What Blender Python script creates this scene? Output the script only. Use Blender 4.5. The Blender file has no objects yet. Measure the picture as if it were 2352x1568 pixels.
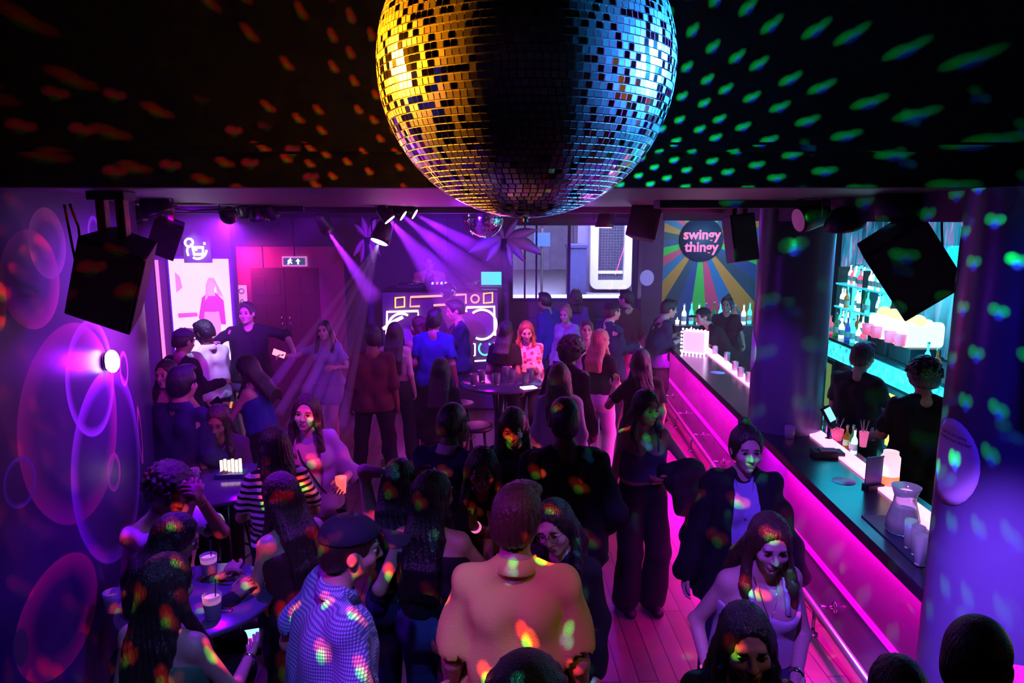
import bpy, math, random
import numpy as np
from mathutils import Vector, Matrix, Euler
R = math.radians
C = bpy.context.scene.collection
S = bpy.context.scene
PI = math.pi
# ------------------------------------------------------------------ camera, world, exposure
CAM_Z, PITCH, FPX = 2.85, R(9.7), 2352 * 25 / 36
cd = bpy.data.cameras.new('camera'); cam = bpy.data.objects.new('camera', cd); C.objects.link(cam)
cd.lens = 25; cd.sensor_width = 36; cd.clip_start = .05; cd.clip_end = 200
cam.location = (0, 0, CAM_Z); cam.rotation_euler = (PI / 2 - PITCH, 0, 0)
S.camera = cam
w = bpy.data.worlds.new('world'); S.world = w; w.use_nodes = True
w.node_tree.nodes['Background'].inputs[0].default_value = (.02, .012, .04, 1)
w.node_tree.nodes['Background'].inputs[1].default_value = .012
S.view_settings.view_transform = 'Standard'; S.view_settings.look = 'None'
S.view_settings.exposure = 0; S.view_settings.gamma = 1; S.view_settings.use_curve_mapping = False
cy = S.cycles
cy.use_denoising = True; cy.use_adaptive_sampling = True; cy.adaptive_threshold = .03
cy.max_bounces = 6; cy.diffuse_bounces = 2; cy.glossy_bounces = 3; cy.transmission_bounces = 6
cy.volume_bounces = 0; cy.transparent_max_bounces = 8
cy.sample_clamp_indirect = 3; cy.sample_clamp_direct = 0; cy.caustics_reflective = False; cy.caustics_refractive = False
cy.volume_step_rate = 4; cy.use_light_tree = True

def aim(o, target):
    d = Vector(target) - o.location
    o.rotation_euler = d.to_track_quat('-Z', 'Y').to_euler()
def lamp(kind, name, loc, target, col, power, size=.1, size_y=None, cone=60, blend=.5, spread=PI):
    l = bpy.data.lights.new(name, kind); l.color = col; l.energy = power
    if kind == 'AREA':
        l.size = size
        l.spread = spread
        if size_y: l.shape = 'RECTANGLE'; l.size_y = size_y
    else: l.shadow_soft_size = size
    if kind == 'SPOT': l.spot_size = R(cone); l.spot_blend = blend
    o = bpy.data.objects.new(name, l); C.objects.link(o); o.location = loc; aim(o, target)
    return o
VIO = (.20, .005, 1); PUR = (.31, .0, 1); MAG = (1, .0, .55); BLU = (.03, .04, 1); CYA = (.0, .62, 1)
# the two projectors that light the mirror ball
lamp('AREA', 'amber_ball_lamp', (-2.5, 2.55, 3.35), (0, 2, 3.2), (1, .27, .004), 85, .55, spread=R(20))
lamp('AREA', 'blue_ball_lamp', (2.5, 2.45, 3.4), (0, 2, 3.2), (.02, .30, 1), 90, .6, spread=R(20))
# washes and spots from overhead; some are added fills with no fixture
lamp('SPOT', 'violet_wash_dance_floor', (-.6, 8.6, 2.85), (-1.2, 5.6, 0), PUR, 80, .12, cone=120, blend=.9)
lamp('SPOT', 'violet_wash_left', (-3.0, 6.2, 2.85), (-2.8, 8.4, .8), PUR, 300, .12, cone=125, blend=.9)
lamp('SPOT', 'violet_wash_back', (-.8, 7.6, 2.85), (-.6, 12, 1.2), VIO, 640, .12, cone=120, blend=.9)
lamp('SPOT', 'violet_wash_right', (1.0, 9.2, 2.85), (1.0, 6.5, 0), (.35, .0, .9), 90, .12, cone=120, blend=.9)
lamp('SPOT', 'violet_table_spot', (-1.35, 3.75, 2.9), (-1.45, 3.2, 1.0), (.17, .0, 1), 260, .03, cone=62, blend=.6)
lamp('SPOT', 'violet_second_table_spot', (-1.9, 5.4, 2.9), (-2.0, 4.8, 1.0), (.22, .0, 1), 150, .03, cone=66, blend=.6)
lamp('SPOT', 'blue_front_spot_left', (-.2, .9, 3.9), (-.85, 2.4, 1.2), (.15, .16, 1), 230, .05, cone=38, blend=.6)
lamp('SPOT', 'mauve_front_spot_centre', (-1.3, 1.0, 3.6), (-.2, 2.5, 1.35), (.50, .0, 1), 230, .05, cone=26, blend=.6)
lamp('SPOT', 'amber_front_spot_centre', (1.6, .9, 3.9), (.25, 2.55, 1.2), (1, .62, .08), 40, .05, cone=30, blend=.6)
lamp('SPOT', 'blue_front_spot_right', (.2, .8, 3.9), (1.15, 3.2, 1.3), (.23, .05, 1), 520, .05, cone=34, blend=.6)
lamp('SPOT', 'violet_column_spot', (1.05, 1.3, 3.6), (2.0, 2.78, .98), (.32, .09, 1), 2600, .04, cone=24, blend=.8)
lamp('SPOT', 'blue_column_spot', (1.9, .6, 3.9), (2.2, 2.7, 2.1), (.06, .01, 1), 260, .04, cone=34, blend=.9)
lamp('SPOT', 'violet_curved_wall_spot', (-1.2, 4.9, 2.9), (-2.35, 4.0, 2.2), (.30, .0, 1), 520, .05, cone=56, blend=.9)
lamp('SPOT', 'pale_fill_left', (-3.1, 6.9, 2.85), (-3.5, 7.9, 1.2), (.50, .42, 1), 210, .04, cone=38, blend=.7)  # added fill to brighten the man in white, no fixture of its own
lamp('SPOT', 'violet_middle_column_spot', (1.1, 4.5, 2.9), (2.08, 5.8, 1.45), (.32, .04, 1), 150, .04, cone=34, blend=.8)
lamp('SPOT', 'pink_front_fill_left', (-.6, 3.7, 2.93), (-1.95, 6.1, 1.3), (.55, .02, .9), 190, .06, cone=74, blend=.9)  # added fill for the crowd's fronts on the left, no fixture built
lamp('SPOT', 'pink_front_fill_right', (.5, 5.4, 2.93), (1.0, 8.6, 1.3), (.6, .0, .75), 120, .06, cone=66, blend=.9)  # added fill for faces right of centre, no fixture built
lamp('SPOT', 'violet_jug_fill', (1.55, 3.1, 2.9), (2.15, 3.75, 1.1), (.55, .35, 1), 160, .03, cone=34, blend=.7)  # added to brighten jug and glasses, hangs from no fixture
lamp('AREA', 'bar_underglow', (2.17, 6.7, 1.0), (2.17, 6.7, 0), (1, 0, .62), 250, .10, 8.4)
lamp('AREA', 'bar_toe_glow', (2.16, 6.7, .05), (1.2, 6.7, .35), (1, .03, .5), 260, .06, 8.4)
lamp('AREA', 'back_bar_glow', (4.3, 8.2, 2.7), (3.9, 8.2, 0), (0, .65, 1), 210, 1.2, 7)
lamp('AREA', 'shelf_glow', (4.35, 8.2, 1.9), (6, 8.2, 1.9), (.02, .8, 1), 60, 1.0, 7)
lamp('AREA', 'mural_glow', (3.4, 11.2, 2.8), (3.4, 12.6, 1.9), (.42, .8, .95), 26, .8)
lamp('AREA', 'counter_glow', (2.9, 6.5, 2.75), (2.3, 6.5, 1), (.2, .12, 1), 22, .3, 8)
lamp('AREA', 'door_glow', (-4.55, 11.95, 2.25), (-4.4, 12.4, 1.8), (1, .03, .2), 12, .3, .3)
lamp('AREA', 'street_daylight', (1.6, 15.8, 6.5), (1.2, 16.5, 0), (.55, .52, 1), 1500, 5)
lamp('AREA', 'street_front_light', (1.8, 13.6, 4.9), (1.9, 18, 1.8), (.62, .62, 1), 620, 3)

# effect projectors: a spot whose lens throws a grid of small coloured dots
def dots(name, loc, target, cols, power, cone, gx, size, rot=0., keep=1.):
    o = lamp('SPOT', name, loc, target, (1, 1, 1), power, .004, cone=cone, blend=.15); l = o.data; l.use_nodes = True; nt = l.node_tree
    em = [n for n in nt.nodes if n.type == 'EMISSION'][0]; N = nt.nodes.new; K = nt.links.new
    def mt(op, a, b=None, cl=False):
        n = N('ShaderNodeMath'); n.operation = op; n.use_clamp = cl
        for i, x in enumerate((a, b)):
            if x is None: continue
            if isinstance(x, (int, float)): n.inputs[i].default_value = x
            else: K(x, n.inputs[i])
        return n.outputs[0]
    tc = N('ShaderNodeTexCoord'); mp = N('ShaderNodeVectorRotate'); mp.rotation_type = 'Z_AXIS'; mp.inputs['Angle'].default_value = rot; K(tc.outputs['Normal'], mp.inputs['Vector'])
    sp = N('ShaderNodeSeparateXYZ'); K(mp.outputs[0], sp.inputs[0])
    lat = mt('MULTIPLY', mt('ARCSINE', sp.outputs[1]), gx); row = mt('FLOOR', lat); lon = mt('ADD', mt('MULTIPLY', mt('ARCTAN2', sp.outputs[0], mt('ABSOLUTE', sp.outputs[2])), gx * .8), mt('MULTIPLY', row, .5))
    col = mt('FLOOR', lon); wn = N('ShaderNodeTexWhiteNoise'); wn.noise_dimensions = '2D'; cv = N('ShaderNodeCombineXYZ'); K(row, cv.inputs[0]); K(col, cv.inputs[1]); K(cv.outputs[0], wn.inputs['Vector'])
    ws = N('ShaderNodeSeparateColor'); K(wn.outputs['Color'], ws.inputs[0]); kp = mt('LESS_THAN', ws.outputs[2], keep)
    fx = mt('SUBTRACT', mt('SUBTRACT', lon, col), mt('ADD', .38, mt('MULTIPLY', ws.outputs[0], .24))); fy = mt('SUBTRACT', mt('SUBTRACT', lat, row), mt('ADD', .38, mt('MULTIPLY', ws.outputs[1], .24)))
    out = []
    for (dx, dy, s_) in ((-.10, .02, 1.), (.11, -.03, .9), (0., -.13, .8)):
        r = mt('SQRT', mt('ADD', mt('POWER', mt('ABSOLUTE', mt('ADD', fx, -dx)), 2), mt('POWER', mt('ABSOLUTE', mt('ADD', fy, -dy)), 2)))
        out.append(mt('MULTIPLY', mt('POWER', mt('MULTIPLY', mt('SUBTRACT', size * s_, r), 1 / (size * s_), True), .6), kp))
    acc = None
    for m, c in zip(out, cols):
        cc = N('ShaderNodeVectorMath'); cc.operation = 'SCALE'; cc.inputs[0].default_value = c; K(m, cc.inputs['Scale'])
        if acc is None: acc = cc.outputs[0]
        else: ad = N('ShaderNodeVectorMath'); ad.operation = 'ADD'; K(acc, ad.inputs[0]); K(cc.outputs[0], ad.inputs[1]); acc = ad.outputs[0]
    K(acc, em.inputs['Color']); em.inputs['Strength'].default_value = 1
    return o
dots('red_dot_projector', (-.50, 2.35, 3.0), (-1.8, 3.0, 3.5), ((1, .03, .0), (.7, .02, 0), (.12, .15, .0)), 170, 150, 9.5, .17, .2, .6)
dots('green_dot_projector', (.48, 2.40, 2.98), (1.9, 3.0, 3.6), ((.0, 1, .10), (.0, .8, .15), (.02, .08, 1)), 380, 155, 9.5, .17, -.15, 1.)
dots('crowd_dot_projector', (-.7, 1.1, 3.5), (-.35, 2.9, 1.2), ((1, .05, .02), (1, .10, .03), (.15, 1, .05)), 1300, 60, 19., .17, .3, .6)
dots('crowd_dot_projector_green', (.9, 1.0, 3.6), (.6, 2.9, 1.2), ((.05, 1, .5), (.02, .5, 1), (.1, .2, 1)), 500, 56, 19., .14, 1.3, .25)
dots('wall_dot_projector', (-.3, 1.6, 3.3), (-2.3, 3.5, 1.6), ((1, .02, .05), (.8, .02, .04), (.05, .10, .0)), 420, 70, 13., .15, .1, .7)
dots('column_dot_projector', (.6, 1.4, 3.4), (2.3, 3.4, 1.9), ((.0, .9, .3), (.0, .4, .9), (.02, .1, 1)), 160, 60, 11., .13, .5, .6)
# ------------------------------------------------------------------ pixel -> point
def ray(u, v):
    a = (u - 1176) / FPX; b = -(v - 784) / FPX
    return Vector((a, math.cos(PITCH) + b * math.sin(PITCH), b * math.cos(PITCH) - math.sin(PITCH)))
def at(u, v, Y=None, z=None, x=None):
    d = ray(u, v)
    t = Y / d.y if Y is not None else ((z - CAM_Z) / d.z if z is not None else x / d.x)
    return Vector((0, 0, CAM_Z)) + d * t
# ------------------------------------------------------------------ materials
MATS = {}
def mat(name, col, rough=.5, metal=0., emit=None, es=0., spec=.5, bump=0., bscale=40., trans=0., alpha=1., sheen=0., coat=0., var=0.):
    if name in MATS: return MATS[name]
    m = bpy.data.materials.new(name); m.use_nodes = True; MATS[name] = m
    nt = m.node_tree; b = nt.nodes['Principled BSDF']
    b.inputs['Base Color'].default_value = (*col, 1); b.inputs['Roughness'].default_value = rough
    b.inputs['Metallic'].default_value = metal; b.inputs['Specular IOR Level'].default_value = spec
    b.inputs['Transmission Weight'].default_value = trans; b.inputs['Alpha'].default_value = alpha
    b.inputs['Sheen Weight'].default_value = sheen; b.inputs['Coat Weight'].default_value = coat
    if emit: b.inputs['Emission Color'].default_value = (*emit, 1); b.inputs['Emission Strength'].default_value = es
    if bump or var:
        tc = nt.nodes.new('ShaderNodeTexCoord'); n = nt.nodes.new('ShaderNodeTexNoise'); n.inputs['Scale'].default_value = bscale
        n.inputs['Detail'].default_value = 3
        nt.links.new(tc.outputs['Object'], n.inputs['Vector'])
        if bump:
            bp = nt.nodes.new('ShaderNodeBump'); bp.inputs['Strength'].default_value = bump; bp.inputs['Distance'].default_value = .02
            nt.links.new(n.outputs['Fac'], bp.inputs['Height']); nt.links.new(bp.outputs['Normal'], b.inputs['Normal'])
        if var:
            mx = nt.nodes.new('ShaderNodeMixRGB'); mx.inputs[1].default_value = (*[c * (1 - var) for c in col], 1)
            mx.inputs[2].default_value = (*[min(1, c * (1 + var)) for c in col], 1)
            nt.links.new(n.outputs['Fac'], mx.inputs[0]); nt.links.new(mx.outputs[0], b.inputs['Base Color'])
    return m
def emi(name, col, s): return mat(name, (0, 0, 0), emit=col, es=s, rough=.6)
def M_(nt, op, a, b=None, c=None, clamp=False):
    n = nt.nodes.new('ShaderNodeMath'); n.operation = op; n.use_clamp = clamp
    for i, x in enumerate((a, b, c)):
        if x is None: continue
        if isinstance(x, (int, float)): n.inputs[i].default_value = x
        else: nt.links.new(x, n.inputs[i])
    return n.outputs[0]
# ------------------------------------------------------------------ mesh building
class MB:
    def __init__(s): s.v = []; s.f = []; s.mi = []; s.sm = []
    def add(s, vs, fs, mi=0, smooth=False, M=None):
        o = len(s.v)
        s.v += [tuple(M @ Vector(v)) for v in vs] if M else [tuple(v) for v in vs]
        s.f += [tuple(i + o for i in f) for f in fs]; s.mi += [mi] * len(fs); s.sm += [smooth] * len(fs)
        return s
    def box(s, c, d, M=None, mi=0, rz=0):
        x, y, z = (k / 2 for k in d)
        T = Matrix.Translation(c) @ Matrix.Rotation(rz, 4, 'Z')
        if M: T = M @ T
        vs = [(i * x, j * y, k * z) for i in (-1, 1) for j in (-1, 1) for k in (-1, 1)]
        return s.add(vs, [(0, 1, 3, 2), (4, 6, 7, 5), (0, 4, 5, 1), (2, 3, 7, 6), (0, 2, 6, 4), (1, 5, 7, 3)], mi, False, T)
    def lathe(s, prof, n=24, M=None, mi=0, smooth=True, cap=True):
        vs = []; fs = []
        for r, z in prof:
            for k in range(n): a = 2 * PI * k / n; vs.append((r * math.cos(a), r * math.sin(a), z))
        for i in range(len(prof) - 1):
            for k in range(n):
                k2 = (k + 1) % n; fs.append((i * n + k, i * n + k2, (i + 1) * n + k2, (i + 1) * n + k))
        if cap: fs.append(tuple(range(n))[::-1]); fs.append(tuple((len(prof) - 1) * n + k for k in range(n)))
        return s.add(vs, fs, mi, smooth, M)
    def cyl(s, p0, p1, r, n=16, r1=None, mi=0, smooth=True):
        p0, p1 = Vector(p0), Vector(p1); d = p1 - p0; L = d.length
        M = Matrix.Translation(p0) @ d.to_track_quat('Z', 'Y').to_matrix().to_4x4()
        return s.lathe([(r, 0), (r if r1 is None else r1, L)], n, M, mi, smooth)
    def tube(s, pts, r, n=8, closed=False, mi=0):
        pts = [Vector(p) for p in pts]; N = len(pts); vs = []; fs = []
        up = None
        for i, p in enumerate(pts):
            a = pts[(i - 1) % N] if (closed or i > 0) else p; b = pts[(i + 1) % N] if (closed or i < N - 1) else p
            t = (b - a).normalized()
            if up is None: up = t.orthogonal().normalized()
            up = (up - t * up.dot(t)).normalized(); w_ = t.cross(up)
            rr = r[i] if isinstance(r, (list, tuple)) else r
            for k in range(n): an = 2 * PI * k / n; vs.append(p + (up * math.cos(an) + w_ * math.sin(an)) * rr)
        for i in range(N if closed else N - 1):
            i2 = (i + 1) % N
            for k in range(n): k2 = (k + 1) % n; fs.append((i * n + k, i * n + k2, i2 * n + k2, i2 * n + k))
        if not closed: fs.append(tuple(range(n))[::-1]); fs.append(tuple((N - 1) * n + k for k in range(n)))
        return s.add(vs, fs, mi, True)
    def sphere(s, c, r, n=16, m=10, sc=(1, 1, 1), mi=0, M=None):
        prof = [(max(1e-4, r * math.sin(PI * i / m)), -r * math.cos(PI * i / m)) for i in range(m + 1)]
        T = Matrix.Translation(c) @ Matrix.Diagonal((*sc, 1))
        return s.lathe(prof, n, (M @ T) if M else T, mi, True)
    def prism(s, poly, t, M=None, mi=0):      # polygon in XZ, thickness t along +Y
        n = len(poly); vs = [(x, 0, z) for x, z in poly] + [(x, t, z) for x, z in poly]
        fs = [tuple(range(n)), tuple(range(n, 2 * n))[::-1]] + [(i, i + n, (i + 1) % n + n, (i + 1) % n) for i in range(n)]
        return s.add(vs, fs, mi, False, M)
    def build(s, name, mats, parent=None, bevel=0, world=False):
        me = bpy.data.meshes.new(name); me.from_pydata(s.v, [], s.f)
        me.polygons.foreach_set('material_index', s.mi); me.polygons.foreach_set('use_smooth', s.sm)
        for m in (mats if isinstance(mats, (list, tuple)) else [mats]): me.materials.append(m)
        me.update(); o = bpy.data.objects.new(name, me); C.objects.link(o)
        if parent:
            o.parent = parent
            if world: o.matrix_parent_inverse = MW(parent).inverted()
        if bevel:
            b = o.modifiers.new('bevel', 'BEVEL'); b.width = bevel; b.segments = 2; b.limit_method = 'ANGLE'
        return o
def MW(o):      # world matrix without waiting for a depsgraph update
    m = Matrix.LocRotScale(o.location, o.rotation_euler, o.scale)
    return MW(o.parent) @ o.matrix_parent_inverse @ m if o.parent else m
def tag(o, label=None, cat=None, group=None, kind=None):
    if label: o['label'] = label
    if cat: o['category'] = cat
    if group: o['group'] = group
    if kind: o['kind'] = kind
    return o
def empty(name, loc, label=None, cat=None, group=None, rz=0):
    o = bpy.data.objects.new(name, None); C.objects.link(o); o.location = loc; o.rotation_euler = (0, 0, rz); o.empty_display_size = .1
    return tag(o, label, cat, group)
def struct(o): o['kind'] = 'structure'; return o
def copy_tree(o, parent=None):
    c = o.copy(); C.objects.link(c); c.parent = parent
    for ch in [x for x in C.objects if x.parent is o]: copy_tree(ch, c)
    return c
def text(name, body, size, M, m, parent=None, bold=0., ext=.002, spacing=1):
    cu = bpy.data.curves.new(name, 'FONT'); cu.body = body; cu.size = size; cu.align_x = 'CENTER'; cu.align_y = 'CENTER'
    cu.extrude = ext; cu.offset = bold; cu.space_line = .85; cu.space_character = spacing; cu.materials.append(m)
    o = bpy.data.objects.new(name, cu); C.objects.link(o); o.matrix_local = M
    me = bpy.data.meshes.new_from_object(o); bpy.data.objects.remove(o); me.materials.clear(); me.materials.append(m)
    o = bpy.data.objects.new(name, me); C.objects.link(o); o.matrix_local = M
    if parent: o.parent = parent
    return o
def rrect(x0, z0, x1, z1, r, n=5):
    out = []
    for cx, cz, a0 in ((x1 - r, z1 - r, 0), (x0 + r, z1 - r, 90), (x0 + r, z0 + r, 180), (x1 - r, z0 + r, 270)):
        for k in range(n + 1): a = R(a0 + 90 * k / n); out.append((cx + r * math.cos(a), cz + r * math.sin(a)))
    return out
# ------------------------------------------------------------------ figures: one continuous surface per body, garment and hair
def axis(lo, hi, c, fines=(), f=.01):
    out = [lo]
    while out[-1] < hi:
        x = out[-1]; st = c
        for a, b in fines:
            if a - c * .5 <= x <= b: st = f
        out.append(x + st)
    return np.array(out, np.float32)
class Fld:
    def __init__(s, lo, hi, c, fines=(), f=.01):
        s.ax = [axis(lo[i], hi[i], c, [(b[0][i], b[1][i]) for b in fines], f) for i in range(3)]
        s.F = np.full([len(a) for a in s.ax], 9., np.float32); s.c = c
    def blk(s, lo, hi):
        sl = []
        for i in range(3):
            a = int(np.searchsorted(s.ax[i], lo[i])); b = int(np.searchsorted(s.ax[i], hi[i]))
            if b <= a: return None
            sl.append(slice(a, b))
        X, Y, Z = s.ax[0][sl[0]][:, None, None], s.ax[1][sl[1]][None, :, None], s.ax[2][sl[2]][None, None, :]
        return tuple(sl), X, Y, Z
    def mix(s, sl, d, k, op):
        F = s.F[sl]
        if op == 'u':
            if k > 0: h = np.maximum(k - np.abs(F - d), 0) / k; s.F[sl] = np.minimum(F, d) - h * h * k * .25
            else: s.F[sl] = np.minimum(F, d)
        else:
            if k > 0: h = np.maximum(k - np.abs(F + d), 0) / k; s.F[sl] = np.maximum(F, -d) + h * h * k * .25
            else: s.F[sl] = np.maximum(F, -d)
    def cap(s, p0, p1, r0, r1=None, k=.02, op='u', flat=None):
        r1 = r0 if r1 is None else r1; p0 = np.array(p0, float); p1 = np.array(p1, float); rr = max(r0, r1) + k + .03
        b = s.blk(np.minimum(p0, p1) - rr, np.maximum(p0, p1) + rr)
        if not b: return s
        sl, X, Y, Z = b; d = p1 - p0; L = max(float(d @ d), 1e-9)
        t = np.clip(((X - p0[0]) * d[0] + (Y - p0[1]) * d[1] + (Z - p0[2]) * d[2]) / L, 0, 1)
        q = np.sqrt((X - p0[0] - t * d[0]) ** 2 + (Y - p0[1] - t * d[1]) ** 2 + (Z - p0[2] - t * d[2]) ** 2) - (r0 + (r1 - r0) * t)
        s.mix(sl, q.astype(np.float32), k, op); return s
    def ell(s, c, r, Rm=None, k=.02, op='u'):
        c = np.array(c, float); rr = max(r) + k + .03; b = s.blk(c - rr, c + rr)
        if not b: return s
        sl, X, Y, Z = b; dx, dy, dz = X - c[0], Y - c[1], Z - c[2]
        if Rm is not None:
            m = np.array(Rm).T
            dx, dy, dz = m[0, 0] * dx + m[0, 1] * dy + m[0, 2] * dz, m[1, 0] * dx + m[1, 1] * dy + m[1, 2] * dz, m[2, 0] * dx + m[2, 1] * dy + m[2, 2] * dz
        k0 = np.sqrt((dx / r[0]) ** 2 + (dy / r[1]) ** 2 + (dz / r[2]) ** 2)
        k1 = np.sqrt((dx / r[0] ** 2) ** 2 + (dy / r[1] ** 2) ** 2 + (dz / r[2] ** 2) ** 2) + 1e-6
        s.mix(sl, (k0 * (k0 - 1) / k1).astype(np.float32), k, op); return s
    def plane(s, p, n):          # cuts away the side the normal points to
        X, Y, Z = s.ax[0][:, None, None], s.ax[1][None, :, None], s.ax[2][None, None, :]
        s.F = np.maximum(s.F, (X - p[0]) * n[0] + (Y - p[1]) * n[1] + (Z - p[2]) * n[2]).astype(np.float32); return s
    def wrinkle(s, amp, fr, seed=0):
        X, Y, Z = s.ax[0][:, None, None], s.ax[1][None, :, None], s.ax[2][None, None, :]
        s.F = s.F + amp * (np.sin(fr * X + fr * .6 * Z + seed) + np.sin(fr * 1.2 * Y - fr * .9 * Z + 2 * seed) * 1. + .6 * np.sin(fr * 1.7 * (X - Y) + seed)).astype(np.float32); return s
    def nets(s):
        F = s.F; F[0] = F[-1] = 1; F[:, 0] = F[:, -1] = 1; F[:, :, 0] = F[:, :, -1] = 1
        sg = F < 0; shp = F.shape; st = np.array([shp[1] * shp[2], shp[2], 1])
        cells = []; pos = []; quads = []
        for a in range(3):
            lo = [slice(None)] * 3; hi = [slice(None)] * 3; lo[a] = slice(0, -1); hi[a] = slice(1, None)
            A, B = sg[tuple(lo)], sg[tuple(hi)]
            ijk = np.argwhere(A != B)
            if not len(ijk): continue
            i2 = ijk.copy(); i2[:, a] += 1
            f0 = F[tuple(ijk.T)]; f1 = F[tuple(i2.T)]; t = f0 / (f0 - f1)
            P = np.stack([s.ax[d][ijk[:, d]] for d in range(3)], 1).astype(np.float64)
            P[:, a] += t * (s.ax[a][i2[:, a]] - s.ax[a][ijk[:, a]])
            b, c = (a + 1) % 3, (a + 2) % 3
            q = []
            for ob, oc in ((0, 0), (1, 0), (1, 1), (0, 1)):
                cc = ijk.copy(); cc[:, b] -= ob; cc[:, c] -= oc
                lin = cc @ st; q.append(lin); cells.append(lin); pos.append(P)
            q = np.stack(q, 1); fl = f0 > 0; q[fl] = q[fl][:, ::-1]; quads.append(q[:, ::-1] if False else q)
        if not cells: return None
        cells = np.concatenate(cells); pos = np.concatenate(pos); quads = np.concatenate(quads)
        u, inv = np.unique(cells, return_inverse=True); cnt = np.bincount(inv)
        V = np.stack([np.bincount(inv, pos[:, d]) / cnt for d in range(3)], 1)
        return V, np.searchsorted(u, quads)
def npmesh(name, V, Q, mats, parent=None, mi=None):
    me = bpy.data.meshes.new(name); me.vertices.add(len(V)); me.vertices.foreach_set('co', V.astype(np.float32).ravel())
    me.loops.add(Q.size); me.loops.foreach_set('vertex_index', Q.astype(np.int32).ravel())
    me.polygons.add(len(Q)); me.polygons.foreach_set('loop_start', np.arange(0, Q.size, 4, dtype=np.int32))
    if mi is not None: me.polygons.foreach_set('material_index', mi.astype(np.int32))
    me.polygons.foreach_set('use_smooth', np.ones(len(Q), bool))
    for m in mats: me.materials.append(m)
    me.update(calc_edges=True); o = bpy.data.objects.new(name, me); C.objects.link(o); o.parent = parent
    return o
SKIN = {'fair': (.62, .40, .32), 'tan': (.48, .29, .20), 'brown': (.25, .13, .08), 'dark': (.11, .055, .035)}
HAIR = {'black': (.012, .010, .012), 'dark': (.030, .018, .014), 'brown': (.07, .035, .02), 'wine': (.09, .02, .025), 'blond': (.42, .27, .14), 'ginger': (.25, .09, .04)}
def skin_m(k): return mat('skin_' + k, SKIN[k], .45, spec=.4, bump=.08, bscale=90)
def hair_m(k):
    n = 'hair_' + k
    if n in MATS: return MATS[n]
    m = mat(n, HAIR[k], .38, spec=.6); nt = m.node_tree; b = nt.nodes['Principled BSDF']
    tc = nt.nodes.new('ShaderNodeTexCoord'); mp = nt.nodes.new('ShaderNodeMapping'); mp.inputs['Scale'].default_value = (1, 1, .06)
    no = nt.nodes.new('ShaderNodeTexNoise'); no.inputs['Scale'].default_value = 170; no.inputs['Detail'].default_value = 2
    bp = nt.nodes.new('ShaderNodeBump'); bp.inputs['Strength'].default_value = .8; bp.inputs['Distance'].default_value = .01
    nt.links.new(tc.outputs['Object'], mp.inputs['Vector']); nt.links.new(mp.outputs[0], no.inputs['Vector'])
    nt.links.new(no.outputs['Fac'], bp.inputs['Height']); nt.links.new(bp.outputs['Normal'], b.inputs['Normal'])
    b.inputs['Anisotropic'].default_value = .5
    return m
def cloth_m(name, col, rough=.8, bump=.35): return mat('cloth_' + name, col, rough, bump=bump, bscale=260, spec=.3)
def ik(a, t, l1, l2, pole):
    a, t, pole = Vector(a), Vector(t), Vector(pole); d = t - a; L = min(max(d.length, .02), (l1 + l2) * .999); u = d.normalized(); t = a + u * L
    x = (l1 * l1 - l2 * l2 + L * L) / (2 * L); h = math.sqrt(max(l1 * l1 - x * x, 0))
    p = (pole - u * pole.dot(u)); p = p.normalized() if p.length > 1e-4 else Vector((0, 1, 0))
    return a + u * x + p * h, t
LOD = {0: (.012, .0036, .0046, .010, .0065), 1: (.016, .0062, .0062, .014, .010), 2: (.02, .0095, .0085, .018, .013)}
NP = [0]
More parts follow.
